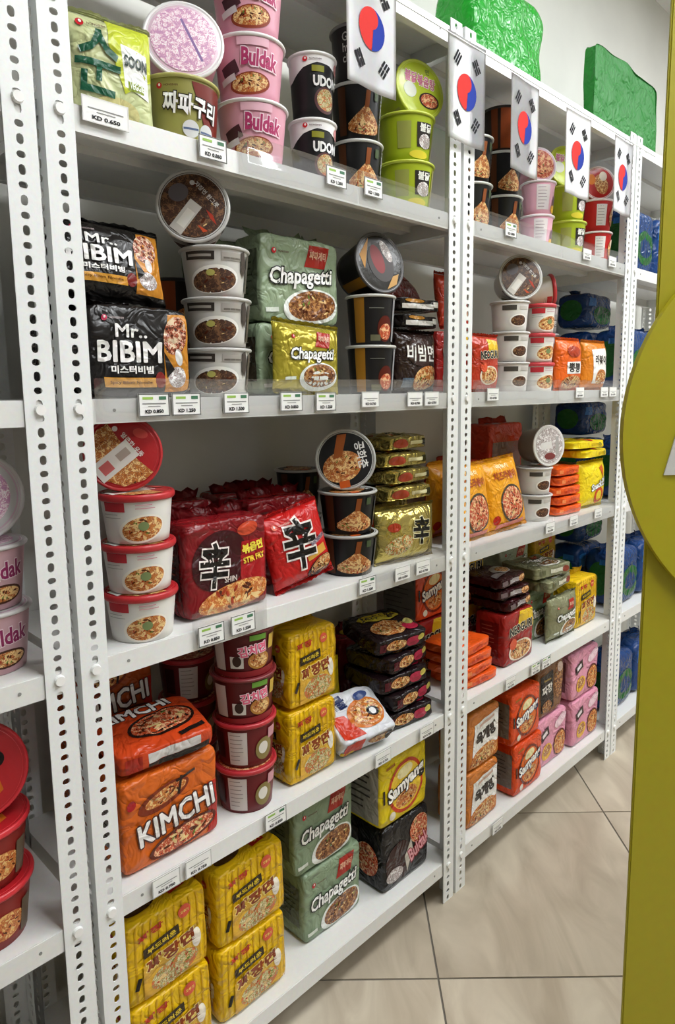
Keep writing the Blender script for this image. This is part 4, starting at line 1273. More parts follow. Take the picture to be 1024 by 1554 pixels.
stack([C_BLACK_OR, C_BLACK_OR], CUP, 'noodle cup', ['dark cup low down behind the white bowls', 'dark cup high up behind the white bowls'], 0.690, 0.205, zB, -20, g)
stand(C_LOW, PK, 'pale green multipack at the bottom, behind the gold pouch', 'noodle pack', 0.893, 0.090, zB, 0)
stand(C_BIG, PK, 'large pale green multipack with white slanted lettering on the second shelf', 'noodle pack', 0.897, 0.085, zB + 0.133, 0)
stand(C_LOW, PK, 'pale green multipack at the back, partly hidden behind the large green one', 'noodle pack', 0.860, 0.190, zB, 0, nofin=True)
stand(C_BIG, PK, 'pale green multipack high at the back behind the large green one', 'noodle pack', 0.850, 0.192, zB + 0.133, 0)
stand(C_GOLD, PO, 'shiny gold-green pouch leaning against the green packs', 'noodle pack', 0.872, 0.030, zB, -3, None, -5, 4)
g = 'black cups with yellow edge, middle bay'
z = stack(C_YELBLK, CUP, 'noodle cup', ['lower black and yellow cup right of the gold-green pouch', 'upper black and yellow cup right of the gold-green pouch'], 1.072, 0.072, zB, -18, g)
cup_facing(B_DARKLID, CUP, 'black cup tipped over with a shiny dark lid, right of the large green multipack', 'noodle cup', 1.080, 0.050, z, -10, 80, g)
stand(NOODLE_BLK, PO, 'dark brown noodle pouch with tall white Korean letters beside the middle post', 'noodle pack', 1.190, 0.030, zB, 0)
stand(BLACK_P, PO, 'dark noodle pouch standing behind the brown white-lettered pouch', 'noodle pack', 1.206, 0.085, zB, 0)
stand(BLACK_P, PO, 'second dark noodle pouch at the back behind the brown pouch', 'noodle pack', 1.200, 0.135, zB, 0)
g = 'flat dark pouches beside the middle post'
flat(BLK_BAG, PO, 'lower flat dark pouch lying across the brown pouch by the post', 'noodle pack', 1.192, 0.030, zB + 0.137, 3, g)
flat(BLK_BAG, PO, 'upper flat dark pouch with a white strip, lying by the post', 'noodle pack', 1.190, 0.026, zB + 0.171, -4, g)
stand(DARKRED_P, PO, 'dark red pouch propped on the flat dark pouches by the post', 'noodle pack', 1.222, 0.075, zB + 0.206, 0, None, -50)

# --- middle bay, shelf C
g = 'white bowls with red lids, middle bay'
z = stack(B_REDLID, BOWL, 'noodle bowl', ['lowest white bowl with red lid beside the left post', 'middle white bowl with red lid beside the left post',
                                          'upper white bowl with red lid beside the left post'], 0.514, 0.052, zC, -34, g)
cup_facing(B_REDLID, BOWL, 'bowl tipped over showing its red lid with noodles and a paper strip', 'noodle bowl', 0.490, 0.040, z, -30, 84, g)
stand(SHIN_STIR, PK, 'dark red multipack with a black character and yellow stir fry lettering', 'noodle pack', 0.668, 0.030, zC, 0)
stand(SHIN_BACK, PK, 'red multipack at the back behind the stir fry multipack', 'noodle pack', 0.672, 0.190, zC, 3)
stand(SHIN_BACK, PK, 'red multipack at the back behind the single bright red pouch', 'noodle pack', 0.862, 0.200, zC, -3)
stand(SHIN_BACK, PK, 'red multipack between the stir fry pack and the bright red pouch', 'noodle pack', 0.850, 0.098, zC, 0)
stand(SHIN_RED, PO, 'bright red pouch with a large black character, leaning to the left', 'noodle pack', 0.850, 0.020, zC + 0.014, -6, None, -6, -12)
g = 'black cups with chopsticks picture on the third shelf'
z = stack(C_BLACK_W, CUP, 'noodle cup', ['lower black cup with chopsticks picture beside the gold pouches', 'upper black cup with chopsticks picture beside the gold pouches'], 1.002, 0.074, zC, -26, g)
cup_facing(C_BLACK_W, CUP, 'black cup tipped over, its lid showing noodles and white letters, beside the gold pouches', 'noodle cup', 0.978, 0.056, z, -40, 84, g)
stack(C_BLACK, CUP, 'noodle cup', ['lower black cup at the back behind the bright red pouch', 'upper black cup at the back behind the bright red pouch'], 1.012, 0.237, zC, -22, g)
stand(SHIN_GOLD, PO, 'gold foil pouch with a black character, standing in front on the third shelf', 'noodle pack', 1.150, 0.022, zC, -6)
stand(SHIN_GOLD_BOX, PK, 'crinkled gold multipack behind the standing gold pouch', 'noodle pack', 1.145, 0.085, zC, 0, nofin=True)
g = 'gold foil pouches lying in a stack'
for k, lb in enumerate(['lowest gold foil pouch lying on the gold multipack', 'second gold foil pouch in the lying stack', 'third gold foil pouch in the lying stack', 'topmost gold foil pouch in the lying stack']):
    flat(GOLD_BAG, PO, lb, 'noodle pack', 1.163 + 0.008 * (k % 2), 0.030 + 0.006 * k, zC + 0.131 + 0.0362 * k, (-4, 6, -2, 5)[k], g)

# --- middle bay, shelf D
stand(K_MULTI, PK, 'orange multipack lettered KIMCHI at the front of the fourth shelf', 'noodle pack', 0.536, 0.026, zD, 0)
flat(KIM_BAG, PO, 'red kimchi noodle pouch lying on top of the orange KIMCHI multipack', 'noodle pack', 0.540, 0.024, zD + 0.161, -6, None, 7)
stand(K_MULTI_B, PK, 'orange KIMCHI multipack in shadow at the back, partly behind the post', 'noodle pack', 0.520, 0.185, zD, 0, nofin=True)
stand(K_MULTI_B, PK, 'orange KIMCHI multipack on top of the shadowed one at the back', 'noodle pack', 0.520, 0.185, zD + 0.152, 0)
g = 'dark red noodle bowls in a stack of four'
stack([C_RB_PANEL, C_RB_PANEL, C_RB, C_RB], BOWL, 'noodle bowl', ['lowest dark red bowl with a white panel, left of the yellow multipacks', 'second dark red bowl from the bottom, with a pink rim and white panel',
                                                                  'third dark red bowl from the bottom, left of the upper yellow multipack', 'topmost dark red bowl, just under the shelf above'], 0.716, 0.068, zD, -30, g)
g = 'dark red bowls at the back'
stack(C_RB_PANEL, BOWL, 'noodle bowl', ['lowest dark red bowl in the back stack behind the KIMCHI pack', 'second dark red bowl in the back stack behind the KIMCHI pack', 'top dark red bowl in the back stack behind the KIMCHI pack'], 0.690, 0.215, zD, -10, g)
g = 'yellow multipacks on the fourth shelf'
stand(Y_MULTI, PK, 'lower yellow multipack in the pair on the fourth shelf', 'noodle pack', 0.853, 0.028, zD, 0, g, nofin=True)
stand(Y_MULTI, PK, 'upper yellow multipack in the pair, under the third shelf', 'noodle pack', 0.858, 0.030, zD + 0.152, 0, g)
flat(SEA_BAG, PO, 'white orange and navy noodle pouch reclining right of the yellow multipacks', 'noodle pack', 1.000, 0.020, zD + 0.003, -8, None, 30)
stand(YEL_FLAT, PO, 'yellow pouch standing behind the white and navy pouch', 'noodle pack', 0.985, 0.150, zD, 0, None, -4)
stand(JJ_RED, PK, 'dark red multipack at the back right of the yellow multipacks', 'noodle pack', 1.012, 0.203, zD, 0)
stand(JJ_RED, PK, 'dark red multipack at the back behind the stack of black pouches', 'noodle pack', 1.192, 0.203, zD, 0)
g = 'black and red pouches lying in a stack'
for k, lb in enumerate(['lowest black and red pouch in the lying stack by the middle post', 'second black and red pouch up in the lying stack', 'third black and red pouch up in the lying stack',
                        'fourth black and red pouch up in the lying stack', 'topmost black and red pouch with yellow lettering in the lying stack']):
    flat(JJ_BAG, PO, lb, 'noodle pack', 1.155 + (0.0, 0.008, -0.006, 0.004, -0.004)[k], 0.020 + 0.005 * k, zD + 0.0425 * k, (-8, 4, -5, 6, -9)[k], g, 0 if k < 4 else 9)

# --- middle bay, bottom shelf E
g = 'yellow multipacks on the bottom shelf'
stand(Y_WIDE, PK, 'lower yellow multipack by the left post on the bottom shelf', 'noodle pack', 0.520, 0.030, zE, 0, g, nofin=True)
stand(Y_WIDE, PK, 'upper yellow multipack by the left post, red patch on its top', 'noodle pack', 0.518, 0.032, zE + 0.148, 0, g)
stand(Y_WIDE, PK, 'lower yellow multipack next to the pale green multipacks, bottom shelf', 'noodle pack', 0.690, 0.026, zE, 0, g, nofin=True)
stand(Y_WIDE, PK, 'upper yellow multipack next to the pale green multipacks, bottom shelf', 'noodle pack', 0.692, 0.028, zE + 0.148, 0, g)
g = 'pale green multipacks on the bottom shelf'
stand(C_E, PK, 'lower pale green multipack on the bottom shelf', 'noodle pack', 0.925, 0.052, zE, 0, g)
stand(C_E, PK, 'upper pale green multipack on the bottom shelf', 'noodle pack', 0.905, 0.055, zE + 0.159, 0, g)
stand(BUL_BLACK, PK, 'black multipack with slanted pink lettering on the bottom shelf', 'noodle pack', 1.143, 0.030, zE, 0)
stand(S_YEL, PK, 'bright yellow round-emblem multipack on top of the black multipack', 'noodle pack', 1.135, 0.030, zE + 0.161, 0)

# --- right bay, shelf A
g = 'black cups at the left of the flagged bay'
stack(C_BLACK, CUP, 'noodle cup', ['lower black cup right beside the paired middle posts, flagged bay', 'upper black cup right beside the paired middle posts, flagged bay'], 1.430, 0.075, zA, -18, g)
stack([C_BLACK, C_BLACK, C_BLACK_OR], CUP, 'noodle cup', ['lowest black cup left of the small pink cups', 'middle black cup left of the small pink cups', 'orange-brown cup on top of the black cups, behind the second flag'], 1.580, 0.085, zA, -20, g)
g = 'pink cups in the flagged bay'
z = stack(B_PINK_S, CUP, 'noodle cup', ['lower small pink cup between the black and lime cups', 'upper small pink cup between the black and lime cups'], 1.752, 0.078, zA, -24, g)
cup_facing(B_PINK_S, CUP, 'small pink cup tipped over behind the second flag', 'noodle cup', 1.760, 0.075, z, -30, 80, g)
g = 'lime cups in the flagged bay'
z = stack(B_LIME, CUP, 'noodle cup', ['lower lime cup between the small pink and red cups', 'upper lime cup between the small pink and red cups'], 1.920, 0.080, zA, -20, g)
cup_facing(B_LIME, CUP, 'lime cup tipped over, half hidden behind the third flag', 'noodle cup', 1.915, 0.080, z, -30, 80, g)
g = 'red cups in the flagged bay'
z = stack(B_RED_S, CUP, 'noodle cup', ['lower red cup with a white panel under the last flag', 'upper red cup with a white panel under the last flag'], 2.090, 0.072, zA, -22, g)
cup_facing(B_RED_S, CUP, 'red cup tipped over with its red lid showing, between the last two flags', 'noodle cup', 2.085, 0.062, z, -40, 82, g)

# --- right bay, shelf B
stand(NEO_POUCH, PO, 'red and yellow pouch with black lettering beside the middle posts, second shelf', 'noodle pack', 1.455, 0.030, zB, 0)
stand(NEO_POUCH, PO, 'red and yellow pouch propped above the standing red one, partly behind the post', 'noodle pack', 1.435, 0.100, zB + 0.153, 0, None, -8)
stand(NEO_MULTI, PK, 'dark red multipack behind the red and yellow pouch on the second shelf', 'noodle pack', 1.425, 0.105, zB, 0, nofin=True)
g = 'white bowls in the flagged bay'
z = stack(B_WHITE_S, BOWL, 'noodle bowl', ['lowest white bowl with black noodle picture beside the red and yellow pouch', 'middle white bowl with black noodle picture beside the red and yellow pouch',
                                           'top white bowl with black noodle picture beside the propped pouch'], 1.620, 0.075, zB, -34, g)
cup_facing(B_WHITE, BOWL, 'bowl tipped over with a round dark red-brown lid, flagged bay', 'noodle bowl', 1.618, 0.045, z, -40, 82, g)
g = 'small white cups with red lids'
z = stack(B_REDLID_S, CUP, 'noodle cup', ['lowest small white cup with red lid left of the orange pouches', 'middle small white cup with red lid left of the orange pouches', 'top small white cup with red lid left of the orange pouches'], 1.776, 0.078, zB, -36, g)
cup_facing(B_REDLID_S, CUP, 'small red-lidded cup on its side, seen edge-on above the small white cups', 'noodle cup', 1.855, 0.080, z, 42, 82, g)
stack(B_GREY_S, CUP, 'noodle cup', ['lowest grey cup behind the upright orange pouch', 'middle grey cup behind the upright orange pouch', 'top grey cup behind the upright orange pouch'], 1.900, 0.130, zB, -20, 'grey cups behind the orange pouch')
stand(OR_UP, PO, 'bright orange upright pouch with a white title patch', 'noodle pack', 1.897, 0.028, zB, -4)
stand(OR_WHITE, PO, 'orange and white upright pouch at the right end of the second shelf', 'noodle pack', 2.060, 0.028, zB, -4)

# --- right bay, shelf C
g = 'golden yellow pouches with a bowl picture'
stand(CURRY, PO, 'golden yellow pouch with a round bowl picture leaning back, third shelf', 'noodle pack', 1.583, 0.020, zC + 0.005, -4, g, -12, -4)
stand(CURRY, PO, 'golden yellow pouch partly hidden by the paired middle posts', 'noodle pack', 1.415, 0.022, zC, 0, g, -8)
stand(CURRY, PO, 'golden yellow pouch standing further back behind the middle posts', 'noodle pack', 1.435, 0.115, zC, 0, g)
stand(RED_BACK, PK, 'red multipack lying on another at the back of the third shelf', 'noodle pack', 1.812, 0.190, zC + 0.100, 0)
stand(RED_BACK, PK, 'red multipack at the back left behind the golden pouches', 'noodle pack', 1.615, 0.195, zC, 0)
stand(BROWN_P, PK, 'brown pack at the back under the red multipack, third shelf', 'noodle pack', 1.812, 0.205, zC - 0.0, 0, None, 0, 0).scale = (1, 1, 0.52)
g = 'white bowls on the third shelf of the flagged bay'
z = stack(B_WHITE_S, BOWL, 'noodle bowl', ['lower white bowl right of the golden yellow pouch', 'upper white bowl right of the golden yellow pouch'], 1.775, 0.080, zC, -34, g)
cup_facing(B_GREYLID, BOWL, 'grey bowl tipped over with a pale grey lid, right of the golden pouch', 'noodle bowl', 1.785, 0.040, z, -18, 86, g)
g = 'small orange pouches lying in a stack'
for k, lb in enumerate(['lowest small orange pouch in the five-high stack', 'second small orange pouch up in the five-high stack', 'third small orange pouch up in the five-high stack', 'fourth small orange pouch up in the five-high stack', 'topmost small orange pouch in the five-high stack']):
    flat(OR_BAG, PO, lb, 'noodle pack', 1.915 + (0, 0.004, -0.006, 0.003, 0.0)[k], 0.030 + 0.002 * k, zC + 0.029 * k, (-3, 2, -6, 3, 0)[k], g)
stand(YEL_P, PO, 'bright yellow upright pouch with slanted white lettering, third shelf', 'noodle pack', 2.068, 0.026, zC, -3)
g = 'flat bright yellow pouches'
flat(YEL_BAG, PO, 'lower flat yellow pouch lying over the upright yellow pouch', 'noodle pack', 2.060, 0.022, zC + 0.158, 4, g)
flat(YEL_BAG, PO, 'upper flat yellow pouch lying over the upright yellow pouch', 'noodle pack', 2.030, 0.026, zC + 0.187, -8, g)
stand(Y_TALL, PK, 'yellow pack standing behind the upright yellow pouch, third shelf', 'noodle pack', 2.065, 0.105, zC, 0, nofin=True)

# --- right bay, shelf D
stand(NEO_MULTI, PK, 'dark red multipack with a yellow corner at the front of the fourth shelf', 'noodle pack', 1.640, 0.035, zD, 0, nofin=True)
stand(NEO_MULTI, PK, 'dark red yellow-cornered multipack behind the small orange pouches', 'noodle pack', 1.425, 0.168, zD, 0, nofin=True)
stand(NEO_MULTI, PK, 'dark red yellow-cornered multipack low at the back behind the dark foil pouches', 'noodle pack', 1.592, 0.168, zD, 0, nofin=True)
stand(NEO_MULTI, PK, 'dark red yellow-cornered multipack high at the back behind the dark foil pouches', 'noodle pack', 1.588, 0.170, zD + 0.152, 0)
g = 'dark foil pouches on the dark red multipack'
for k, lb in enumerate(['lowest dark foil pouch lying on the yellow-cornered multipack', 'middle dark foil pouch lying on the yellow-cornered multipack', 'top dark foil pouch lying on the yellow-cornered multipack']):
    flat(NEO_BAG, PO, lb, 'noodle pack', 1.640 - 0.012 * k, 0.034 + 0.004 * k, zD + 0.153 + 0.0335 * k, (5, -6, 3)[k], g)
g = 'small orange pouches beside the middle posts'
for k, lb in enumerate(['lowest small orange pouch beside the middle posts, fourth shelf', 'second small orange pouch beside the middle posts, fourth shelf', 'third small orange pouch beside the middle posts, fourth shelf', 'top small orange pouch beside the middle posts, fourth shelf']):
    flat(OR_BAG, PO, lb, 'noodle pack', 1.435 + (0.012, 0, -0.004, -0.006)[k], 0.026 + 0.003 * k, zD + 0.0285 * k, (-4, 3, -2, 4)[k], g)
stand(S_ORG_PALE, PK, 'orange round-emblem multipack seen left of the middle posts, high on the fourth shelf', 'noodle pack', 1.420, 0.165, zD + 0.153, 0)
stand(C_OLIVE, PO, 'olive silver pouch standing at the front beside the small yellow multipack', 'noodle pack', 1.895, 0.024, zD, -2)
stand(C_E, PK, 'dark green multipack standing behind the olive silver pouch', 'noodle pack', 1.850, 0.085, zD, 0, nofin=True)
g = 'olive silver pouches lying flat'
flat(OLIVE_BAG, PO, 'lower olive silver pouch lying on the standing packs', 'noodle pack', 1.860, 0.030, zD + 0.160, 6, g)
flat(OLIVE_BAG, PO, 'upper olive silver pouch lying on the standing packs', 'noodle pack', 1.840, 0.034, zD + 0.202, -10, g)
stand(Y_SMALL, PK, 'small yellow multipack at the right end of the fourth shelf', 'noodle pack', 2.055, 0.036, zD, 0)
stand(C_MINT, PK, 'pale mint multipack on a dark box at the back of the fourth shelf', 'noodle pack', 1.890, 0.200, zD + 0.135, 0)
stand(C_MINT, PK, 'pale mint multipack at the back underneath the other mint one', 'noodle pack', 1.890, 0.200, zD, 0, nofin=True)
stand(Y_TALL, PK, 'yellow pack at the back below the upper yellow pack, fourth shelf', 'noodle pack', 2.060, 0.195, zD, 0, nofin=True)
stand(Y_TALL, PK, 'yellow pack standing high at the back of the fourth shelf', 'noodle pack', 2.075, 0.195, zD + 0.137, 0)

# --- right bay, bottom shelf E
g = 'orange and white multipacks'
stand(OW_MULTI, PK, 'lower orange and white multipack beside the middle posts', 'noodle pack', 1.455, 0.026, zE, 0, g, nofin=True)
stand(OW_MULTI, PK, 'upper orange and white multipack beside the middle posts', 'noodle pack', 1.460, 0.028, zE + 0.157, 0, g)
g = 'orange multipacks on the bottom shelf'
stand(S_ORG, PK, 'lower orange round-emblem multipack on the bottom shelf', 'noodle pack', 1.672, 0.014, zE, 0, g, nofin=True)
stand(S_ORG, PK, 'upper orange round-emblem multipack on the bottom shelf', 'noodle pack', 1.655, 0.016, zE + 0.154, 0, g)
g = 'pink multipacks on the bottom shelf'
stand(PINK_MULTI, PK, 'pink multipack under the brown pack on the bottom shelf', 'noodle pack', 1.848, 0.034, zE, 0, g, nofin=True)
stand(BROWN_P, PK, 'brown and black pack standing on a pink multipack', 'noodle pack', 1.835, 0.034, zE + 0.156, 0)
stand(PINK_MULTI, PK, 'lower pink multipack at the right end of the bottom shelf', 'noodle pack', 2.050, 0.022, zE, 0, g, nofin=True)
stand(PINK_MULTI, PK, 'upper pink multipack at the right end of the bottom shelf', 'noodle pack', 2.040, 0.024, zE + 0.157, 0, g)

# --- far right bay: blue packs
lv = [('A', zA, 'top'), ('B', zB, 'second'), ('C', zC, 'third'), ('D', zD, 'fourth'), ('E', zE, 'bottom')]
for key, zz, word in lv:
    pr = BLUE_PACK
    stand(pr, 'blue_pack', 'blue and green film-wrapped pack at the front of the %s shelf, far right bay' % word, 'pack', 2.360, 0.030, zz, 0, 'blue packs in the far right bay')
    stand(pr, 'blue_pack', 'blue and green film-wrapped pack at the back of the %s shelf, far right bay' % word, 'pack', 2.352, 0.160, zz, 0, 'blue packs in the far right bay', nofin=True)
    if key in 'BCD':
        stand(BLUE_LOW, 'blue_pack', 'blue film-wrapped pack stacked at the back of the %s shelf, far right bay' % word, 'pack', 2.350, 0.160, zz + 0.208, 0,
              'blue packs in the far right bay').scale = (1, 1, 0.70)
    stand(pr, 'blue_pack', 'second blue pack along the front of the %s shelf, far right bay' % word, 'pack', 2.580, 0.030, zz, 0, 'blue packs in the far right bay')

# --- far left bay
g = 'pink noodle bowls in the far left bay'
z = stack(B_PINK_BIG, BOWL, 'noodle bowl', ['lower pink noodle bowl at the left edge of the picture', 'upper pink noodle bowl at the left edge of the picture'], 0.298, 0.090, zC, -10, g)
cup_facing(B_PINK_BIG, BOWL, 'pink bowl tipped over showing a grey-rimmed pink lid at the left edge', 'noodle bowl', 0.292, 0.075, z, -18, 82, g)
g = 'red noodle bowls in the far left bay'
z = stack(B_RED_BIG, BOWL, 'noodle bowl', ['lower red noodle bowl at the bottom left edge', 'upper red noodle bowl at the bottom left edge'], 0.262, 0.080, zD, -10, g)
cup_facing(B_RED_BIG, BOWL, 'red bowl tipped over with its red lid showing at the bottom left edge', 'noodle bowl', 0.258, 0.060, z, -18, 78, g)
stack(B_RED_BIG, BOWL, 'noodle bowl', ['red noodle bowl at the far left of the bottom shelf'], 0.262, 0.080, zE, -10)

# ------------------------------------------------------------------ clear shelf-edge strips and price tags
def strip_mesh(L_):
    bm = bmesh.new()
    nseg = max(6, int(L_ / 0.02))
    rows = []
    for k in range(4):
        zz = -LIP + 0.002 + (LIP + 0.026) * k / 3
        rows.append([bm.verts.new((i * L_ / nseg, 0.0005 * math.sin(i * 0.6), zz)) for i in range(nseg + 1)])
    for k in range(3):
        for i in range(nseg):
            bm.faces.new((rows[k][i], rows[k][i + 1], rows[k + 1][i + 1], rows[k + 1][i]))
    bmesh.ops.solidify(bm, geom=bm.faces[:], thickness=0.0006)
    return mesh_of(bm, 'edge_strip', GUARD, True)


word = dict(A='top visible', B='second', C='third', D='fourth', E='bottom')
for x0, x1, key, where in [(0.690, 0.960, 'A', 'below the pink bowls, middle bay'), (0.962, 1.244, 'A', 'below the black and lime cups, middle bay'),
                           (0.432, 0.840, 'B', 'left half of the middle bay'), (0.842, 1.244, 'B', 'right half of the middle bay'),
                           (0.570, 0.720, 'C', 'below the stir fry multipack'), (0.962, 1.244, 'C', 'below the gold pouches'),
                           (1.339, 1.740, 'A', 'left half of the flagged bay'), (1.742, 2.148, 'A', 'right half of the flagged bay'),
                           (1.339, 1.740, 'B', 'left half of the flagged bay'), (1.742, 2.148, 'B', 'right half of the flagged bay'),
                           (1.339, 1.740, 'C', 'left half of the flagged bay'), (1.742, 2.148, 'C', 'right half of the flagged bay')]:
    gd = link('edge_strip', strip_mesh(x1 - x0))
    gd.location = (x0, -0.0008, ZT[key])
    tag(gd, 'clear strip on the %s shelf edge, %s' % (word[key], where), 'shelf strip', 'clear shelf-edge strips')


def tag_proto(w, h, price, frame='#5a5a58', green=True):
    bm = bmesh.new()
    box(bm, -w / 2, w / 2, -0.0006, 0.0006, -h / 2, h / 2)
    parts = [('card', mesh_of(bm, 'card', mat('#f2f2ee', 0.4, 'card')))]
    t = 0.0009
    sp = [Rc(0, h / 2 - t, w, t * 1.4, frame), Rc(0, -h / 2 + t, w, t * 1.4, frame), Rc(-w / 2 + t, 0, t * 1.4, h, frame), Rc(w / 2 - t, 0, t * 1.4, h, frame)]
    if green:
        sp += [Rc(-w * 0.2, h * 0.3, w * 0.34, h * 0.11, '#9ac05a'), Rc(w * 0.28, h * 0.3, w * 0.24, h * 0.15, '#4a7a5a')]
    sp += [Rc(0, h * 0.06, w * 0.76, h * 0.045, '#8a8a88'), Rc(0, -h * 0.06, w * 0.4, h * 0.04, '#9a9a98'), T(price, 0, -h * 0.28, h * 0.17, '#1c1c1e', w * 0.6, 0.04)]
    parts += prints({'front': sp}, lambda f, x, y, e: Vector((x, -0.0006 - e * 0.25, y)))
    return dict(parts=parts, w=w, d=0.0012, h=h, kind='box')


PRINT_STYLE[0] = 'card'
TAGS = [tag_proto(0.050, 0.033, p) for p in ('KD 0.850', 'KD 1.250', 'KD 1.500')] + [tag_proto(0.066, 0.032, 'KD 0.650', '#e2e2de', False), tag_proto(0.050, 0.030, 'KD 0.750', '#b8b8b4', False)]

PRINT_STYLE[0] = 'film'


def price(x, zkey, which, label, dz=-0.014, y=-0.0035):
    e = place(TAGS[which], 'price_tag', label, 'price tag', (x, y, ZT[zkey] + dz), (0, 0, 0), 'price tags on the shelf edges')
    return e


for a in [
    (0.470, 'A', 3, 'wide pale price label under the white and lime pouch, top visible shelf', -0.004),
    (0.640, 'A', 0, 'price tag under the olive green bowl', -0.010), (0.902, 'A', 1, 'price tag under the udon cups', 0.002), (1.000, 'A', 2, 'price tag under the black cups beside the udon', 0.002),
    (0.520, 'B', 0, 'price tag under the black BIBIM pack, left of two', -0.010), (0.575, 'B', 1, 'price tag under the black BIBIM pack, right of two', -0.010),
    (0.668, 'B', 2, 'price tag under the white bowls of the middle bay', -0.010), (0.785, 'B', 0, 'price tag under the gold-green pouch', -0.010), (0.868, 'B', 1, 'price tag right of the gold-green pouch tag', -0.012),
    (0.988, 'B', 4, 'price tag under the black and yellow cups', -0.010), (1.125, 'B', 4, 'price tag under the brown pouch, left of two by the middle post', -0.012), (1.182, 'B', 4, 'price tag under the brown pouch, right of two by the middle post', -0.012),
    (0.603, 'C', 0, 'price tag under the stir fry multipack, left of two', -0.012), (0.667, 'C', 1, 'price tag under the stir fry multipack, right of two', -0.010), (0.975, 'C', 2, 'price tag under the black cups on the third shelf', -0.010),
    (1.085, 'C', 4, 'price tag under the gold foil pouches, left of two', -0.008), (1.155, 'C', 4, 'price tag under the gold foil pouches, right of two', -0.008),
    (0.725, 'D', 0, 'price tag under the stack of four dark red bowls', -0.012), (0.560, 'D', 4, 'faded price label under the KIMCHI multipack, right of two', -0.014), (0.500, 'D', 4, 'faded price label under the KIMCHI multipack, left of two', -0.014),
    (1.020, 'D', 4, 'faded price label under the white and navy pouch', -0.016), (1.170, 'D', 4, 'faded price label under the stack of black pouches', -0.014),
    (1.485, 'A', 0, 'price tag under the black cups of the flagged bay', 0.000), (1.885, 'A', 4, 'price tag under the lime cups of the flagged bay', -0.006), (2.050, 'A', 4, 'price tag under the red cups of the flagged bay', -0.006),
    (1.420, 'B', 4, 'price tag under the red and yellow pouch of the second shelf', -0.006), (1.870, 'B', 4, 'price tag under the upright orange pouch', -0.006), (2.030, 'B', 4, 'price tag under the orange and white pouch, left of two', -0.006), (2.090, 'B', 4, 'price tag under the orange and white pouch, right of two', -0.006),
    (1.720, 'C', 4, 'price tag under the white bowls, third shelf of the flagged bay', -0.006), (1.860, 'C', 4, 'price tag under the small orange pouches, third shelf', -0.006), (2.020, 'C', 4, 'price tag under the bright yellow pouch', -0.006),
    (1.660, 'D', 2, 'price tag under the yellow-cornered multipack, left of two', -0.014), (1.720, 'D', 2, 'price tag under the yellow-cornered multipack, right of two', -0.014), (1.530, 'D', 4, 'price label left of the yellow-cornered multipack tags', -0.014), (1.480, 'E', 4, 'price label under the orange and white multipacks', -0.016),
]:
    price(a[0], a[1], a[2], a[3], a[4])


# ------------------------------------------------------------------ hanging flags
def flag_parts():
    w, h = 0.132, 0.205

    def surf(f, x, y, e):
        return Vector((x, 0.0035 * math.sin(x * 38 + 0.6) * (0.35 + 0.65 * (h / 2 - y) / h) - e - 0.0004, y))
    bm = bmesh.new()
    n, m_ = 16, 16
    G = [[bm.verts.new(surf('', -w / 2 + w * i / n, -h / 2 + h * j / m_, -0.0004)) for j in range(m_ + 1)] for i in range(n + 1)]
    for i in range(n):
        for j in range(m_):
            bm.faces.new((G[i][j], G[i + 1][j], G[i + 1][j + 1], G[i][j + 1]))
    bmesh.ops.solidify(bm, geom=bm.faces[:], thickness=0.0007)
    parts = [('cloth', mesh_of(bm, 'cloth', mat('#f1f1f3', 0.7, 'cloth'), True))]
    r = 0.0355
    red, blue, blk = '#d23a36', '#2c3f9a', '#26262a'
    sp = [E(0, 0, r, r, blue)]
    # red half on the left, its head at the top
    pts = [(r * math.cos(math.radians(90 + 180 * i / 24)), r * math.sin(math.radians(90 + 180 * i / 24))) for i in range(25)]
    pts += [(-(r / 2) * math.sin(math.radians(180 * i / 12)), -r / 2 - (r / 2) * math.cos(math.radians(180 * i / 12))) for i in range(1, 13)]
    pts += [((r / 2) * math.sin(math.radians(180 * i / 12)), r / 2 - (r / 2) * math.cos(math.radians(180 * i / 12))) for i in range(1, 12)]
    sp.append(P(pts, red))
    Lb, tb, gp = 0.028, 0.0046, 0.0068

    def tri(cx, cy, rot, pattern):
        a = math.radians(rot)
        for k, solid in zip((1, 0, -1), pattern):
            ox, oy = -math.sin(a) * gp * k, math.cos(a) * gp * k
            if solid:
                sp.append(Rc(cx + ox, cy + oy, Lb, tb, blk, rot))
            else:
                for s in (-1, 1):
                    sp.append(Rc(cx + ox + s * math.cos(a) * Lb * 0.27, cy + oy + s * math.sin(a) * Lb * 0.27, Lb * 0.46, tb, blk, rot))
    tri(-0.034, 0.058, 56, (1, 1, 1))
    tri(0.034, 0.058, -56, (0, 1, 0))
    tri(-0.034, -0.058, -56, (1, 0, 1))
    tri(0.034, -0.058, 56, (0, 0, 0))
    # overlapping marks do not stack: draw all on one thin layer above the disc
    me = print_mesh('printed_emblem', {'f': sp[:2]}, surf, 0.009)
    me2 = print_mesh('printed_bars', {'f': [dict(s, e=-0.0000) for s in sp[2:]]}, lambda f, x, y, e: surf(f, x, y, 0.0010), 0.009)
    parts += [('printed_picture', me), ('printed_picture', me2)]
    return dict(parts=parts, w=w, d=0.002, h=h, kind='box')


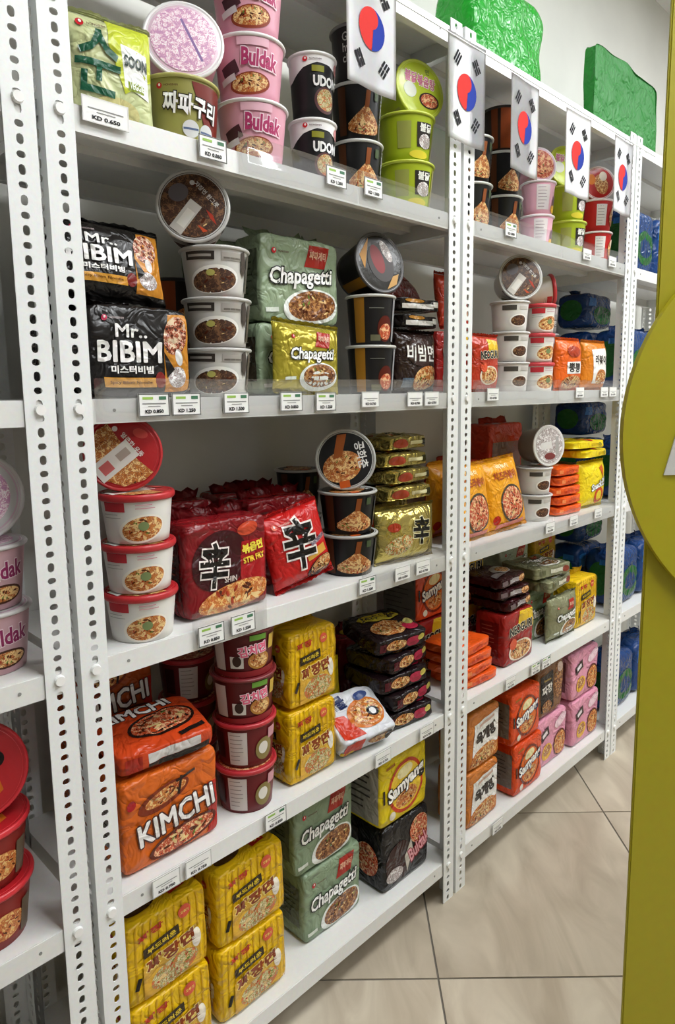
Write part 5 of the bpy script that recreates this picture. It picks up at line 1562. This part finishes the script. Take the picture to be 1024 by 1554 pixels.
PRINT_STYLE[0] = 'cloth'
FLAG = flag_parts()
PRINT_STYLE[0] = 'film'
for fx, fz, lb in [(0.986, 1.886, 'white flag with a red and blue circle hanging over the middle bay'), (1.282, 1.862, 'white flag with a red and blue circle hanging over the paired middle posts'),
                   (1.518, 1.850, 'white flag with a red and blue circle, second from the left in the flagged bay'), (1.788, 1.848, 'white flag with a red and blue circle, third from the left in the flagged bay'),
                   (2.072, 1.850, 'white flag with a red and blue circle beside the far post')]:
    place(FLAG, 'hanging_flag', lb, 'flag', (fx, -0.014, fz), (0, 0, random.uniform(-3, 3)), 'small white flags hung along the shelf')
bm = bmesh.new()
box(bm, UX[1] + 0.3, UX[3] + 0.1, -0.0165, -0.0145, zF - 0.0285, zF - 0.0268)
s_ = link('flag_string', mesh_of(bm, 'flag_string', mat('#e8e8e6', 0.6, 'string')))
tag(s_, 'thin white string along the top shelf edge that carries the flags', 'string')

# ------------------------------------------------------------------ green sacks on top
GS1 = box_proto(0.36, 0.16, 0.27, '#23a02f', {}, 61, pw=5, amp=0.010, fin=False, n=26, rough=0.2, freq=9.0)
GS2 = box_proto(0.50, 0.05, 0.285, '#1f7d2b', {}, 64, pw=14, amp=0.010, fin=False, n=26, rough=0.5, freq=7.0)
stand(GS1, 'green_sack', 'shiny bright green plastic sack on top of the flagged shelf unit', 'sack', 1.665, 0.095, zF + 0.006, 0)
stand(GS2, 'green_sack', 'matte green sack standing on top of the shelves near the yellow board', 'sack', 2.350, 0.090, zF + 0.006, 0)

# ------------------------------------------------------------------ yellow board at the right
# board stands upright in the aisle, facing the viewer; all sizes in metres
bl = Vector((1.036, -0.515, 0.0))
brd = Vector((0.7062, -0.7080, 0.0))
yawb = math.degrees(math.atan2(brd.y, brd.x))
e = link('sign_board', None)
e.location = bl
e.rotation_euler = (0, 0, math.radians(yawb))
tag(e, 'tall flat yellow board with a large raised yellow disc at the right edge', 'sign board')
bm = bmesh.new()
box(bm, 0, 0.53, 0, 0.008, 0, 1.85)
bmesh.ops.bevel(bm, geom=bm.edges[:], offset=0.002, segments=2, affect='EDGES')
link('panel', mesh_of(bm, 'panel', mat('#b0a613', 0.5, 'board_paint')), e)
bm = bmesh.new()
cyl(bm, (0.268, -0.014, 1.18), 0.315, 0.013, 'Y', 96)
dsk = link('disc', mesh_of(bm, 'disc', mat('#b6ac15', 0.5, 'board_paint')), e)
bm = bmesh.new()
vs = [(0.014, 1.118), (0.080, 1.118), (0.140, 1.360), (0.075, 1.360)]
a = [bm.verts.new((x, -0.0165, z)) for x, z in vs]
b = [bm.verts.new((x, -0.0142, z)) for x, z in vs]
bm.faces.new(a); bm.faces.new(b[::-1])
for i in range(4):
    bm.faces.new((a[i], b[i], b[(i + 1) % 4], a[(i + 1) % 4]))
bmesh.ops.recalc_face_normals(bm, faces=bm.faces)
link('letter_stroke', mesh_of(bm, 'letter_stroke', mat('#d8d8d2', 0.5, 'letter')), dsk)
bm = bmesh.new()
box(bm, 0.05, 0.48, -0.10, 0.14, 0.0, 0.012)
link('foot_plate', mesh_of(bm, 'foot_plate', mat('#8a8a88', 0.5, 'foot')), e)
